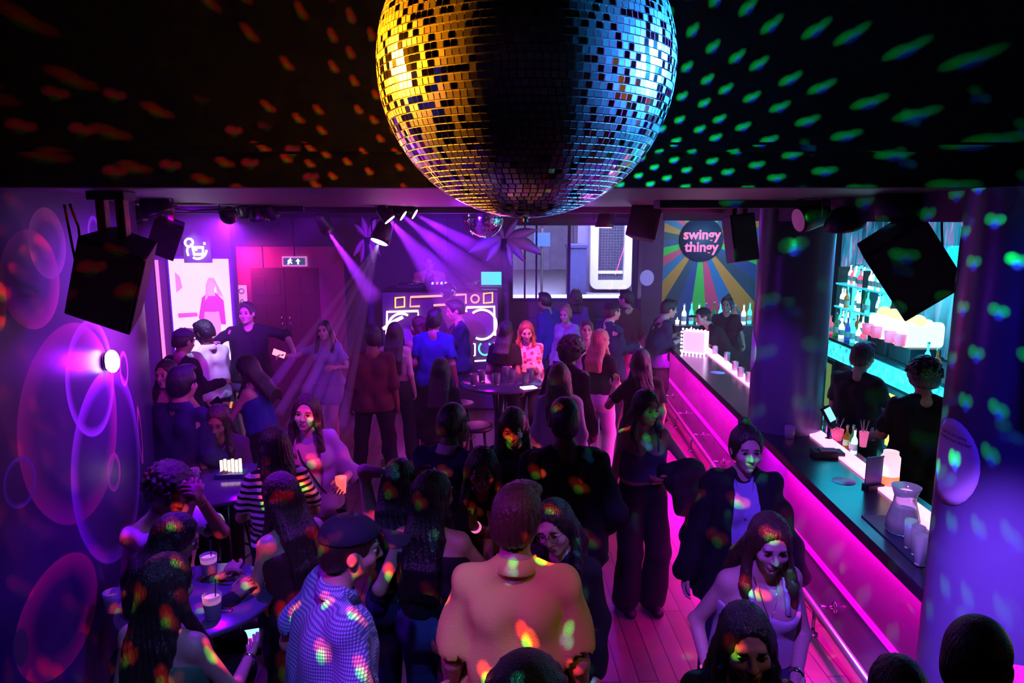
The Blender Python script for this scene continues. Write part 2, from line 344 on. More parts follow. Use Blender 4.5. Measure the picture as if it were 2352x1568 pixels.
def person(label, pos, face=0, H=1.7, sex='f', build=1., lean=0, side=0, sit=None, head=(0, 0, 0), lh=None, rh=None, lp=None, rp=None,
           feet=None, skin='fair', hair=('long', 'dark'), top=None, bottom=None, shoes='black', lod=1, curl=35, jacket=None, twist=0, thumb=None, group='people in the club', knees=None, dark_eye=True):
    NP[0] += 1
    root = empty('person', pos, label, 'person', group, rz=-R(face)); sc = H / 1.7; root.scale = (sc,) * 3
    m_ = sex == 'm'; b = build; vb, vf, vh, vc, vhair = LOD[lod]
    P0 = Vector((0, 0, .93)) if sit is None else Vector((0, -.02, sit / sc + .09))
    Rt = (Matrix.Rotation(-R(lean), 3, 'X') @ Matrix.Rotation(R(side), 3, 'Y') @ Matrix.Rotation(R(twist), 3, 'Z'))
    T = lambda x, y, z: P0 + Rt @ Vector((x, y, z))
    sw = .172 if m_ else .148
    hc = T(0, .012, .49) + (Rt @ Vector((0, .02, .1))) * .7 + Vector((0, .015, .068))
    Rh = Matrix.Rotation(R(-head[0]), 3, 'Z') @ Matrix.Rotation(-R(head[1]), 3, 'X') @ Matrix.Rotation(R(head[2]), 3, 'Y')
    Hd = lambda x, y, z: hc + Rh @ Vector((x, y, z))
    shR, shL = T(sw, -.01, .415), T(-sw, -.01, .415)
    rh = Vector(rh) if rh else shR + Vector((.07, .05, -.50)); lh = Vector(lh) if lh else shL + Vector((-.07, .05, -.50))
    elR, wrR = ik(shR, rh, .28, .25, rp or (.18, -1, -.2)); elL, wrL = ik(shL, lh, .28, .25, lp or (-.18, -1, -.2))
    hpR, hpL = P0 + Vector((.088, 0, -.03)), P0 + Vector((-.088, 0, -.03))
    if feet is None: feet = ((.10, .0, .075), (-.10, .02, .075)) if sit is None else ((.12, .30, max(.075, sit / sc - .42)), (-.12, .30, max(.075, sit / sc - .42)))
    knR, anR = ik(hpR, feet[0], .43, .415, (.12, 1, 0)); knL, anL = ik(hpL, feet[1], .43, .415, (-.12, 1, 0))
    J = [hc, wrR, wrL, elR, elL, anR, anL, knR, knL, P0, shR, shL]
    lo = np.array([min(p[i] for p in J) for i in range(3)]) - .24; hi = np.array([max(p[i] for p in J) for i in range(3)]) + .24
    lo[2] = min(p.z for p in J) - .10; hi[2] = max(p.z for p in J) + (.2)
    hb = (np.array(hc) - [.1, .125, .14], np.array(hc) + [.1, .125, .13])
    fines = [hb]
    def handbox(wr, el): d = (wr - el).normalized(); c = wr + d * .08; return (np.array(c) - .1, np.array(c) + .1)
    # ---- torso primitives, shared by body and garments
    wst = .086 * b if not m_ else .098 * b; hipr = .108 * b if not m_ else .104 * b; ch = .096 * b if not m_ else .110 * b
    def torso(f, g=0, k=.05, loose=0):
        for s in (1, -1):
            f.cap(T(s * .068 * b, -.005, -.04), T(s * .055 * b, .0, .14), hipr + g, wst + g + loose, k)
            f.cap(T(s * .055 * b, 0, .14), T(s * .075, -.002, .32), wst + g + loose, ch + g, k)
            f.cap(T(s * .075, -.002, .32), T(s * sw * .74, -.012, .40), ch * .82 + g * .8, .050 + g * .8, k)
            f.cap(T(s * .025, -.02, .485), T(s * sw * .9, -.012, .425), .034 + g * .6, .034 + g * .6, .04)
            if not m_: f.ell(T(s * .068, .082, .285), (.062 * b + g, .055 * b + g, .06 * b + g), Rt, .03)
            f.ell(T(s * .07, -.055, -.06), (.085 * b + g, .08 * b + g, .09 * b + g), Rt, .04)
    ar = (.042, .036, .027) if m_ else (.038, .031, .023)
    ar = [a * (b ** .6) for a in ar]
    def arm(f, sh, el, wr, g=0, upto=2., k=.025, loose=0):
        f.ell(sh, (ar[0] * 1.2 + g * .8,) * 3, None, .035)
        if upto <= 1: f.cap(sh, sh.lerp(el, upto), ar[0] * 1.1 + g * .8, ar[0] + g + loose, k)
        else:
            f.cap(sh, el, ar[0] * 1.1 + g * .8, ar[1] + g + loose * .5, k)
            f.cap(el, el.lerp(wr, upto - 1), ar[1] * 1.06 + g + loose * .5, (ar[2] if upto >= 1.9 else ar[1] * .9) + g + loose, k)
    lr = (.088, .056, .054, .036)
    def leg(f, hp, kn, an, g=0, upto=2., k=.03, flare=0):
        f.cap(hp, kn if upto >= 1 else hp.lerp(kn, upto), lr[0] * b + g, (lr[1] * b + g + flare * .5) if upto >= 1 else lr[0] * b * .85 + g + flare, k)
        if upto > 1.4 and g: f.ell(kn.lerp(an, .28) + Vector((0, -.018, 0)), (.042 + g, .045 + g, .11), None, .03)
        if upto > 1: f.cap(kn, kn.lerp(an, upto - 1), lr[2] * 1.02 * b + g + flare * .5, lr[3] + g + flare, k)
    # ---- the body
    vis_h = [handbox(wrR, elR), handbox(wrL, elL)]
    f = Fld(lo, hi, vb, fines + vis_h, max(vf, vh) if lod else .0045)
    torso(f)
    f.cap(T(0, -.015, .46), Hd(0, -.018, -.055), .056 if m_ else .047, .050 if m_ else .043, .035)
    for s, sh, el, wr in ((1, shR, elR, wrR), (-1, shL, elL, wrL)):
        arm(f, sh, el, wr)
        d = (wr - el).normalized(); sv = Vector((0, 1, .35)) if thumb is None else Vector(thumb)
        if abs(d.dot(sv.normalized())) > .9: sv = Vector((-s, 0, .6))
        sv = (sv - d * sv.dot(d)).normalized(); n = d.cross(sv) * (-s)
        Rp = np.stack([np.array(d), np.array(sv), np.array(n)], 1)
        f.ell(wr + d * .048, (.052, .041, .0165), Rp, .012); f.cap(wr, wr + d * .03, .021, .02, .015)
        for i, (off, L) in enumerate(((.029, .070), (.010, .078), (-.010, .072), (-.028, .057))):
            k0 = wr + d * (.085 - abs(off - .006) * .25) + sv * off; an_ = R(curl * (.6 + .12 * i)); p = k0; rr = .0090
            for seg in range(3):
                q = p + (d * math.cos(an_) + n * math.sin(an_) + sv * off * 1.6) * L * (.42, .32, .26)[seg]
                f.cap(p, q, rr, rr * .92, .003); p = q; rr *= .92; an_ += R(curl * .7)
        a0 = wr + d * .022 + sv * .022; a1 = a0 + (d * .55 + sv * .75 + n * .25).normalized() * .042; a2 = a1 + (d * .9 + sv * .25 + n * .3).normalized() * .03; a3 = a2 + (d * .95 + n * .4).normalized() * .022
        f.cap(a0, a1, .0155, .011, .01); f.cap(a1, a2, .011, .010, .003); f.cap(a2, a3, .010, .0085, .003)
    for hp, kn, an in ((hpR, knR, anR), (hpL, knL, anL)):
        leg(f, hp, kn, an); f.ell(kn.lerp(an, .28) + Vector((0, -.018, 0)), (.042, .045, .10), None, .03)
        f.cap(an + Vector((0, -.03, -.03)), an + Vector((0, .12, -.05)), .032, .024, .03)
    # head and face
    RN = np.array(Rh)
    f.ell(Hd(0, -.012, .022), (.075, .094, .098), RN, .02); f.ell(Hd(0, .022, -.048), (.054 if not m_ else .060, .066, .066), RN, .03)
    f.ell(Hd(0, .066, -.094), (.022, .018, .016), RN, .02); f.cap(Hd(-.034, .074, .027), Hd(.034, .074, .027), .014, None, .016)
    for s in (1, -1):
        f.ell(Hd(s * .031, .098, .006), (.019, .017, .013), RN, .010, 's')
        f.ell(Hd(s * .040, .058, -.026), (.024, .024, .022), RN, .022)
        f.ell(Hd(s * .077, -.008, -.008), (.010, .021, .032), RN, .006)
    f.cap(Hd(0, .083, .016), Hd(0, .106, -.026), .0085, .0115, .010)
    for s in (1, -1): f.cap(Hd(s * .010, .094, -.030), Hd(s * .011, .090, -.032), .0085, None, .007)
    f.cap(Hd(-.016, .084, -.057), Hd(.016, .084, -.057), .0085, None, .006); f.cap(Hd(-.014, .083, -.067), Hd(.014, .083, -.067), .0085, None, .005)
    V, Q = f.nets(); ctr = V[Q].mean(1); loc = (ctr - np.array(hc)) @ RN
    lips = (np.abs(loc[:, 0]) < .022) & (loc[:, 1] > .078) & (np.abs(loc[:, 2] + .0615) < .0105 - np.abs(loc[:, 0]) * .30)
    npmesh('body', V, Q, [skin_m(skin), mat('lips_' + skin, tuple(c * k for c, k in zip(SKIN[skin], (.80, .50, .52))), .35)], root, lips.astype(int))
    bo = C.objects[-1] if False else None
    # eyes, lashes, brows
    if lod < 2 or dark_eye is False:
        for s in (1, -1):
            e = MB(); c = Hd(s * .031, .0735, .006); E = Matrix.Translation(c) @ Rh.to_4x4() @ Matrix.Rotation(-PI / 2, 4, 'X')
            n = 14; prof = [(max(1e-4, .0135 * math.sin(PI * i / 12)), -.0135 * math.cos(PI * i / 12)) for i in range(13)]
            vs = []; fs = []
            e.lathe(prof[:11], n, E, 0, True, True); e.lathe(prof[9:], n, E @ Matrix.Scale(1.015, 4), 1, True, True)
            eye = e.build('eye', [mat('eye_white', (.75, .72, .70), .2), mat('iris', (.03, .018, .012), .1)], root)
            l = MB(); l.tube([Hd(s * (.031 + x), .088 - abs(x) * .35, .0115 - 14 * x * x) for x in (-.015, -.009, -.003, .003, .009, .016)], .0021, 6); l.build('eyelash', mat('lash', (.01, .008, .008), .6), eye)
            k_ = MB(); k_.tube([Hd(s * (.033 + x), .0925 - abs(x + .004) * .42, .030 - 9 * (x + .002) ** 2) for x in (-.018, -.01, -.002, .007, .017)], [.0022, .0034, .0034, .003, .0015], 6); k_.build('eyebrow', hair_m('dark'), root)
    # ---- garments
    cl = vc; slo, shi = lo, hi
    def garment(name, d, g):
        f = Fld(lo, hi, cl); sl = d.get('sleeve', 'short'); loose = d.get('loose', .01); hem = d.get('hem', -.08)
        torso(f, g, .05, loose)
        if hem < -.03:
            for s in (1, -1): f.ell(T(s * .07, -.055, -.06), (.085 * b + g + .016, .08 * b + g + .016, .09 * b + g), Rt, .04)
            for hp, kn in ((hpR, knR), (hpL, knL)): f.cap(hp, hp.lerp(kn, min(1, (-hem - .03) / .43 + .12)), hipr + g * .8 + .004, lr[0] * b + g + .02 + loose, .06)
        if sl in ('short', 'long', 'elbow'):
            u = {'short': d.get('slen', .62), 'elbow': .95, 'long': 1.93}[sl]
            arm(f, shR, elR, wrR, g, u + (.08 if u < 1 else 0), .02, loose); arm(f, shL, elL, wrL, g, u + (.08 if u < 1 else 0), .02, loose)
            if u < .9:
                for sh, el in ((shR, elR), (shL, elL)):
                    d_ = (el - sh).normalized(); e_ = sh.lerp(el, u); f.cap(e_ + d_ * .062, e_ + d_ * .13, .066, .062, .004, 's')
        if d.get('wr', 1): f.wrinkle(.0022 + loose * .12, 34, NP[0])
        up = Rt @ Vector((0, 0, 1)); fw = Rt @ Vector((0, 1, 0))
        dn = Vector((0, 0, -1)) if hem < -.09 else -up
        hp_ = T(0, 0, hem) if hem > -.09 else Vector((0, 0, P0.z + hem))
        # cut the hem without touching sleeves that hang below it
        sleeves_low = sl == 'long' and min(wrR.z, wrL.z) < P0.z + hem + .05
        if not sleeves_low: f.plane(hp_, dn)
        else:
            X, Y, Z = f.ax[0][:, None, None], f.ax[1][None, :, None], f.ax[2][None, None, :]
            near = np.sqrt((X - P0.x) ** 2 + (Y - P0.y) ** 2) - .20 * b
            dd = (X - hp_.x) * dn.x + (Y - hp_.y) * dn.y + (Z - hp_.z) * dn.z
            f.F = np.maximum(f.F, np.minimum(dd, -near) if False else np.where(near < 0, dd, -1)).astype(np.float32)
        if sl == 'strap':
            f.plane(T(0, 0, .345 if not m_ else .37), up * .8 + fw * .25)
        nk = d.get('neck', .07)
        f.cap(T(0, .035 + nk * .4, .495), T(0, .05 + nk * .7, .60), nk * .72, nk * 1.1, .01, 's'); f.cap(T(0, -.01, .545), T(0, -.01, .62), .062, .08, .01, 's')
        if d.get('open'):
            o_ = d['open']; X, Y, Z = f.ax[0][:, None, None], f.ax[1][None, :, None], f.ax[2][None, None, :]; m3 = np.array(Rt)
            dx, dy, dz = X - P0.x, Y - P0.y, Z - P0.z
            tx = m3[0, 0] * dx + m3[1, 0] * dy + m3[2, 0] * dz; ty = m3[0, 1] * dx + m3[1, 1] * dy + m3[2, 1] * dz; tz = m3[0, 2] * dx + m3[1, 2] * dy + m3[2, 2] * dz
            sl_ = np.maximum(np.abs(tx) - o_ * (1 + .35 * np.sin(tz * 7)), .03 - ty); f.F = np.maximum(f.F, -sl_).astype(np.float32)
        r_ = f.nets()
        if r_ is None: return None
        o = npmesh(name, *r_, [d['m']], root)
        if sl == 'strap' and d.get('straps', True):
            for s in (1, -1):
                s_ = MB(); s_.tube([T(s * .075, .118 * b, .325), T(s * .082, .095, .39), T(s * .088, .045, .45), T(s * .088, -.03, .462), T(s * .08, -.085, .42), T(s * .07, -.10, .34)], d.get('sr', .008), 8)
                s_.build('shoulder_strap', d['m'], o)
        return o
    if top: tp = garment(top.get('name', 'shirt'), top, .012)
    if jacket: garment(jacket.get('name', 'jacket'), jacket, .024)
    if top and top.get('collar'):
        c_ = MB(); c0 = T(0, 0, .475)
        nn = 28; vs = []
        for i in range(nn):
            a = R(14) + (2 * PI - R(28)) * i / (nn - 1); fr = max(0, math.cos(a))
            for rr_, z_ in ((.058, .0), (.060, .040 - .028 * fr), (.066, .042 - .028 * fr), (.084 + .01 * fr, -.002 - .030 * fr), (.080, -.010)):
                vs.append(c0 + Rt @ Vector((rr_ * math.sin(a) * 1.02, rr_ * math.cos(a) * .95 - .006, z_ - .012 * fr)))
        c_.add(vs, [(5 * i + k, 5 * i + k + 1, 5 * i + k + 6, 5 * i + k + 5) for i in range(nn - 1) for k in range(4)], 0, True); oc = c_.build('collar', top.get('cm', top['m']), tp); sd = oc.modifiers.new('s', 'SOLIDIFY'); sd.thickness = .003
    if bottom:
        f = Fld(np.array([lo[0], lo[1], lo[2]]), np.array([hi[0], hi[1], P0.z + .2]), cl); g = bottom.get('g', .012); kd = bottom.get('kind', 'trousers'); fl = bottom.get('flare', .008)
        for s in (1, -1):
            f.cap(T(s * .068 * b, -.005, -.04), T(s * .055 * b, .0, .12), hipr + g, wst + g, .05)
            f.ell(T(s * .07, -.055, -.06), (.085 * b + g, .08 * b + g, .09 * b + g), Rt, .04)
        up_ = {'trousers': 1.97, 'shorts': .42, 'short_skirt': .5, 'cropped': 1.6}[kd]
        for hp, kn, an in ((hpR, knR, anR), (hpL, knL, anL)): leg(f, hp, kn, an, g, up_, .05 if kd != 'trousers' else .02, fl)
        if kd == 'short_skirt': f.cap(hpR.lerp(knR, .3), hpL.lerp(knL, .3), .10, .10, .08)
        f.wrinkle(.002, 30, NP[0])
        f.plane(T(0, 0, bottom.get('rise', .10)), Rt @ Vector((0, 0, 1)))
        r_ = f.nets(); npmesh(bottom.get('name', kd if kd != 'cropped' else 'trousers'), *r_, [bottom['m']], root)
    if shoes and lod < 3:
        sm = shoes if not isinstance(shoes, str) else cloth_m('shoe_' + shoes, {'black': (.01, .01, .012), 'white': (.7, .7, .72)}[shoes], .5, .1)
        for an in (anR, anL):
            c = np.array(an); f = Fld(c - [.09, .14, .12], c + [.09, .23, .08], .01)
            f.cap(an + Vector((0, -.035, -.035)), an + Vector((0, .13, -.045)), .042, .036, .02); f.cap(an + Vector((0, -.02, .02)), an + Vector((0, -.02, -.02)), .046, .045, .02)
            f.ell(an + Vector((0, .12, -.045)), (.044, .06, .03), None, .02)
            f.plane(an + Vector((0, 0, -.073)), (0, 0, -1)); f.plane(an + Vector((0, 0, .035)), (0, 0, 1))
            npmesh('shoe', *f.nets(), [sm], root)
    # ---- hair and hats
    style, hcol = hair[0], hair[1]; cv = vhair; bk = Vector((0, 0, -1))
    hm = hair_m(hcol)
    if style != 'bald':
        L = hair[2] if len(hair) > 2 else .34
        f = Fld(np.array(hc) - [.24, .27, .2 + (L + .1 if style in ('long', 'pony', 'flow') else 0)], np.array(hc) + [.24, .22, .24], cv)
        big = {'short': .011, 'buzz': .004, 'curly': .034, 'long': .011, 'bun': .010, 'pony': .010, 'flow': .014, 'under_cap': .006, 'afro': .05}[style]
        f.ell(Hd(0, -.018, .028), (.078 + big, .098 + big, .097 + big * 1.15), RN, .01)
        f.ell(Hd(0, -.055, -.02), (.070 + big, .058 + big, .075 + big), RN, .02)
        if style in ('curly', 'afro'):
            rnd = random.Random(NP[0])
            for i in range(190):
                a = rnd.uniform(0, 2 * PI); e = rnd.uniform(-.1, 1.5); rr = .106 + big * .62
                f.ell(Hd(rr * math.cos(a) * math.cos(e) * .92, -.02 + rr * 1.08 * math.sin(a) * math.cos(e), .025 + rr * math.sin(e)), (rnd.uniform(.011, .018),) * 3, None, .003)
        if style in ('short',): f.ell(Hd(.01, .045, .105), (.062, .05, .030), RN, .02)
        # the face stays free
        fz = .092 if style in ('short', 'buzz', 'curly', 'under_cap', 'afro') else .094
        f.ell(Hd(0, .105, -.024), (fz * .80, .088, .113), RN, .010, 's')
        if style in ('short', 'buzz', 'curly', 'under_cap', 'afro'):
            n = RN @ np.array([0, .35, -1.]); n /= np.linalg.norm(n); p = np.array(Hd(0, -.05, -.058)); f.plane(p, n)
            for s in (1, -1): f.ell(Hd(s * .085, .008, -.03), (.03, .030, .045), RN, .008, 's')
        if style in ('long', 'flow'):
            f.cap(Hd(0, .10, .085), Hd(0, .03, .137), .0055, None, .004, 's'); f.cap(Hd(0, .03, .137), Hd(0, -.07, .135), .0055, None, .004, 's')
            wav = hair[3] if len(hair) > 3 else 0.
            base = Hd(0, -.075, -.02); hang = Vector((0, -.03, -1)) if style == 'long' else Vector(hair[4])
            for j, x in enumerate((-.062, -.034, 0, .034, .062)):
                p = Hd(x, -.06 + .6 * x * x * 10, -.03); q0 = p
                for t in range(3):
                    dd = (hang + Vector((0, .03 * t * 0, 0))).normalized() * (L / 3)
                    q = q0 + dd + Rh @ Vector((x * .10 + wav * math.sin(t * 2.1 + j), wav * math.cos(t * 2 + j), 0)); q.y = min(q.y, T(0, -.13 * b, .3).y + (.06 if q.z > T(0, 0, .42).z else 0)) if style == 'long' else q.y
                    f.cap(q0, q, .046 - .006 * t, .042 - .008 * t, .02); q0 = q
            for s in (1, -1):      # locks at the sides of the face
                ll = L * (.75 if len(hair) < 6 else hair[5])
                p = Hd(s * .078, -.012, .03); q = Hd(s * .088, .002, -.085); f.cap(p, q, .020, .021, .02)
                q2 = q + Vector((s * .018, .03, -ll * .5)); q2.y = max(q2.y, T(0, .10, .3).y if q2.z < T(0, 0, .38).z else -9)
                q3 = q2 + Vector((s * .004, .012, -ll * .38)); f.cap(q, q2, .024, .028, .015); f.cap(q2, q3, .028, .014, .01)
        if style in ('bun',): f.ell(Hd(0, -.075, .125), (.036, .036, .032), RN, .008)
        if style in ('pony',): f.cap(Hd(0, -.12, .04), Hd(0, -.15, -.02), .028, .034, .01); f.cap(Hd(0, -.15, -.02), Hd(0, -.12, -.02) + Vector((0, -.03, -L)), .034, .012, .01)
        if style in ('long', 'flow', 'pony', 'bun', 'short'):
            X, Y, Z = f.ax[0][:, None, None], f.ax[1][None, :, None], f.ax[2][None, None, :]
            az = np.arctan2(X - hc.x, -(Y - hc.y)); f.F = f.F + (.0022 * np.sin(az * 34 + 6 * np.sin(Z * 9)) + .0016 * np.sin(az * 57 + 3)).astype(np.float32)
        r_ = f.nets()
        if r_: npmesh('hair', *r_, [hm], root)
        if style == 'under_cap':
            cc = hair[2] if len(hair) > 2 and not isinstance(hair[2], float) else cloth_m('cap', (.012, .012, .03), .8)
            f = Fld(np.array(hc) - [.2, .25, .1], np.array(hc) + [.2, .25, .2], min(cv, .01))
            f.ell(Hd(0, -.014, .042), (.092, .112, .088), RN, .01); n = RN @ np.array([0, .12, -1.]); f.plane(np.array(Hd(0, 0, .045)), n / np.linalg.norm(n))
            cp = npmesh('cap', *f.nets(), [cc], root)
            v = MB(); pr = []
            for i in range(13): a = -PI / 2 * .9 + PI * .9 * i / 12; pr.append((.084 * math.sin(a), .075 + .135 * math.cos(a) ** .6 if math.cos(a) > 0 else .075))
            vs = [(x, y, .052 - 2.2 * x * x - .15 * (y - .08)) for x, y in pr] + [(x, y, .058 - 2.2 * x * x - .15 * (y - .08)) for x, y in pr]
            n_ = 13; v.add(vs, [tuple(range(n_))[::-1], tuple(range(n_, 2 * n_))] + [(i, i + 1, i + 1 + n_, i + n_) for i in range(n_ - 1)] + [(n_ - 1, 0, n_, 2 * n_ - 1)], 0, True, Matrix.Translation(hc) @ Rh.to_4x4())
            v.build('brim', cc, cp)
            u = MB(); u.sphere(Hd(0, -.014, .131), .008, 8, 6); u.build('button', cc, cp)
    root['_'] = 0; del root['_']
    W = Matrix.LocRotScale(root.location, root.rotation_euler, root.scale)
    return dict(root=root, wrR=W @ wrR, wrL=W @ wrL, T=T, Hd=Hd, Rh=Rh, W=W, elR=W @ elR, elL=W @ elL, hc=W @ hc, handR=W @ (wrR + (wrR - elR).normalized() * .085), handL=W @ (wrL + (wrL - elL).normalized() * .085), sc=sc)
# ------------------------------------------------------------------ the room
BLK = mat('black_paint', (.012, .011, .014), .6); DK = mat('dark_grey', (.03, .028, .035), .55); BLKG = mat('black_gloss', (.008, .008, .012), .22, spec=.6)
CEIL = mat('ceiling_paint', (.05, .038, .055), .45, bump=.15, bscale=6, var=.2); STEEL = mat('steel', (.6, .6, .62), .2, metal=1); CHR = mat('chrome', (.8, .8, .82), .12, metal=1)
WALLP = mat('dark_plum_wall', (.09, .06, .10), .55, bump=.1, bscale=12)
CZ = 2.98; BULK_Y = 2.95
def floor_mat():
    m = mat('wood_floor', (.10, .06, .05), .32); nt = m.node_tree; b = nt.nodes['Principled BSDF']
    tc = nt.nodes.new('ShaderNodeTexCoord'); br = nt.nodes.new('ShaderNodeTexBrick'); mp = nt.nodes.new('ShaderNodeMapping'); mp.inputs['Rotation'].default_value = (0, 0, PI / 2 - .04)
    br.inputs['Scale'].default_value = 1; br.inputs['Brick Width'].default_value = 1.6; br.inputs['Row Height'].default_value = .12; br.inputs['Mortar Size'].default_value = .004
    br.inputs['Color1'].default_value = (.17, .12, .10, 1); br.inputs['Color2'].default_value = (.27, .19, .16, 1); br.inputs['Mortar'].default_value = (.03, .02, .02, 1)
    no = nt.nodes.new('ShaderNodeTexNoise'); no.inputs['Scale'].default_value = 5; no.inputs['Detail'].default_value = 6
    mx = nt.nodes.new('ShaderNodeMixRGB'); mx.blend_type = 'MULTIPLY'; mx.inputs[0].default_value = .7
    nt.links.new(tc.outputs['Object'], mp.inputs[0]); nt.links.new(mp.outputs[0], br.inputs['Vector']); nt.links.new(tc.outputs['Object'], no.inputs['Vector'])
    nt.links.new(br.outputs['Color'], mx.inputs[1]); nt.links.new(no.outputs['Color'], mx.inputs[2]); nt.links.new(mx.outputs[0], b.inputs['Base Color'])
    return m
struct(MB().box((.6, 6.1, -.1), (11.4, 14.2, .2)).build('floor', floor_mat()))
struct(MB().box((.6, (BULK_Y + 12.6) / 2 + .05, CZ + .1), (11.4, 12.6 - BULK_Y - .1, .2)).build('ceiling', CEIL))
struct(MB().box((.6, BULK_Y + .05, 4.1), (11.4, .1, 2.24)).box((.6, BULK_Y - .02, 3.13), (11.4, .05, .025)).build('wall_bulkhead', mat('bulkhead_black', (.009, .0085, .010), .8, bump=.1, bscale=30)))
struct(MB().box((.6, 1.0, 5.3), (11.4, 4.1, .1)).build('ceiling_upper', BLK))
struct(MB().box((.6, -1.0, 2.6), (11.4, .1, 5.4)).build('wall_behind_viewer', BLK))
struct(MB().box((-2.38, BULK_Y - .10, 3.9), (.5, .12, 1.8)).build('trim_1', mat('grey_panel', (.10, .10, .10), .7, var=.3, bscale=30)))
# curved left wall with painted bubbles
WC = (-7.2, 3.01); WR = 5.0
BUB = []   # (u, v, u_edge, v_edge, ring?, colour)
def wall_hit(u, v):
    d = ray(u, v); dx, dy = d.x, d.y; a = dx * dx + dy * dy; bb = -2 * (dx * WC[0] + dy * WC[1]); c = WC[0] ** 2 + WC[1] ** 2 - WR ** 2
    q = bb * bb - 4 * a * c
    t = (-bb - math.sqrt(max(q, 0))) / (2 * a); P = Vector((0, 0, CAM_Z)) + d * t
    return (math.atan2(P.y - WC[1], P.x - WC[0]) * WR, P.z)
def bub(u0, v0, u1, v1, ring, col):
    s0, zt = wall_hit((u0 + u1) / 2, v0); s1, zb = wall_hit((u0 + u1) / 2, v1); sa, _ = wall_hit(u0, (v0 + v1) / 2); sb, zc = wall_hit(u1, (v0 + v1) / 2)
    BUB.append(((sa + sb) / 2, (zt + zb) / 2, abs(sb - sa) / 2, (zt - zb) / 2, ring, col))
PINK = (.55, .06, .22); LIL = (.45, .30, .62)
bub(0, 528, 136, 758, .28, (.50, .10, .22)); bub(66, 478, 150, 640, .25, (.40, .36, .30)); bub(-40, 560, 12, 760, 0, (.55, .30, .05))
bub(36, 745, 272, 1225, .15, (.30, .06, .16)); bub(160, 850, 325, 1320, .10, (.30, .12, .45)); bub(7, 1050, 84, 1167, .12, (.14, .08, .35))
bub(25, 1290, 232, 1560, .25, (.55, .05, .14)); bub(203, 497, 230, 580, .18, LIL); bub(275, 806, 294, 888, .2, (.95, .6, .75)); bub(246, 1040, 277, 1130, .2, (.5, .05, .25))
bub(30, 1444, 66, 1530, 0, (.06, .35, .08)); bub(180, 590, 222, 660, 0, LIL); bub(318, 930, 326, 1070, .25, (.9, .15, .35)); bub(150, 735, 262, 1010, .10, (.36, .24, .5))
def bubble_mat():
    m = mat('bubble_wall', (.10, .07, .13), .32, spec=.5); nt = m.node_tree; b = nt.nodes['Principled BSDF']
    tc = nt.nodes.new('ShaderNodeTexCoord'); sp = nt.nodes.new('ShaderNodeSeparateXYZ'); nt.links.new(tc.outputs['Object'], sp.inputs[0])
    ang = M_(nt, 'MULTIPLY', M_(nt, 'ARCTAN2', sp.outputs[1], sp.outputs[0]), WR); z = sp.outputs[2]
    no = nt.nodes.new('ShaderNodeTexNoise'); no.inputs['Scale'].default_value = 2.2; nt.links.new(tc.outputs['Object'], no.inputs[0])
    base = nt.nodes.new('ShaderNodeMixRGB'); base.inputs[1].default_value = (.012, .007, .035, 1); base.inputs[2].default_value = (.075, .045, .14, 1); nt.links.new(no.outputs['Fac'], base.inputs[0])
    cur = base.outputs[0]
    for s0, z0, rs, rz, ring, col in BUB:
        r = M_(nt, 'SQRT', M_(nt, 'ADD', M_(nt, 'POWER', M_(nt, 'ABSOLUTE', M_(nt, 'DIVIDE', M_(nt, 'SUBTRACT', ang, s0), rs)), 2), M_(nt, 'POWER', M_(nt, 'ABSOLUTE', M_(nt, 'DIVIDE', M_(nt, 'SUBTRACT', z, z0), rz)), 2)))
        e = min(.3, .006 / rs); inn = M_(nt, 'MULTIPLY', M_(nt, 'SUBTRACT', 1 + e, r), 1 / e, clamp=True)
        fac = M_(nt, 'MULTIPLY', inn, .9)
        if ring: fac = M_(nt, 'MULTIPLY', inn, M_(nt, 'MULTIPLY', M_(nt, 'SUBTRACT', r, 1 - ring * 1.7), 1 / (ring * 1.7), clamp=True))
        mx = nt.nodes.new('ShaderNodeMixRGB'); nt.links.new(fac, mx.inputs[0]); nt.links.new(cur, mx.inputs[1]); mx.inputs[2].default_value = (*col, 1); cur = mx.outputs[0]
    nt.links.new(cur, b.inputs['Base Color']); return m
mb = MB(); N = 72; a0, a1 = R(-52), R(40); ri = WR - .12; vs = []; fs = []
for i in range(N + 1):
    a = a0 + (a1 - a0) * i / N
    for r_, z in ((WR, 0), (WR, CZ), (ri, CZ), (ri, 0)): vs.append((r_ * math.cos(a), r_ * math.sin(a), z))
for i in range(N):
    for k in range(4): k2 = (k + 1) % 4; fs.append((i * 4 + k, i * 4 + 4 + k, i * 4 + 4 + k2, i * 4 + k2)[::-1])
fs += [(0, 1, 2, 3), tuple(N * 4 + k for k in (3, 2, 1, 0))]
mb.add(vs, fs, 0, False)
for i in range(len(mb.sm)): mb.sm[i] = (i % 4 in (0, 2))
wl = mb.build('wall_curved_left', bubble_mat()); wl.location = (WC[0], WC[1], 0); struct(wl)
wl.data.set_sharp_from_angle(angle=R(40))
struct(MB().box((-5.05, 6.2, 1.6), (.1, 13.5, 3.2)).build('wall_left', WALLP))
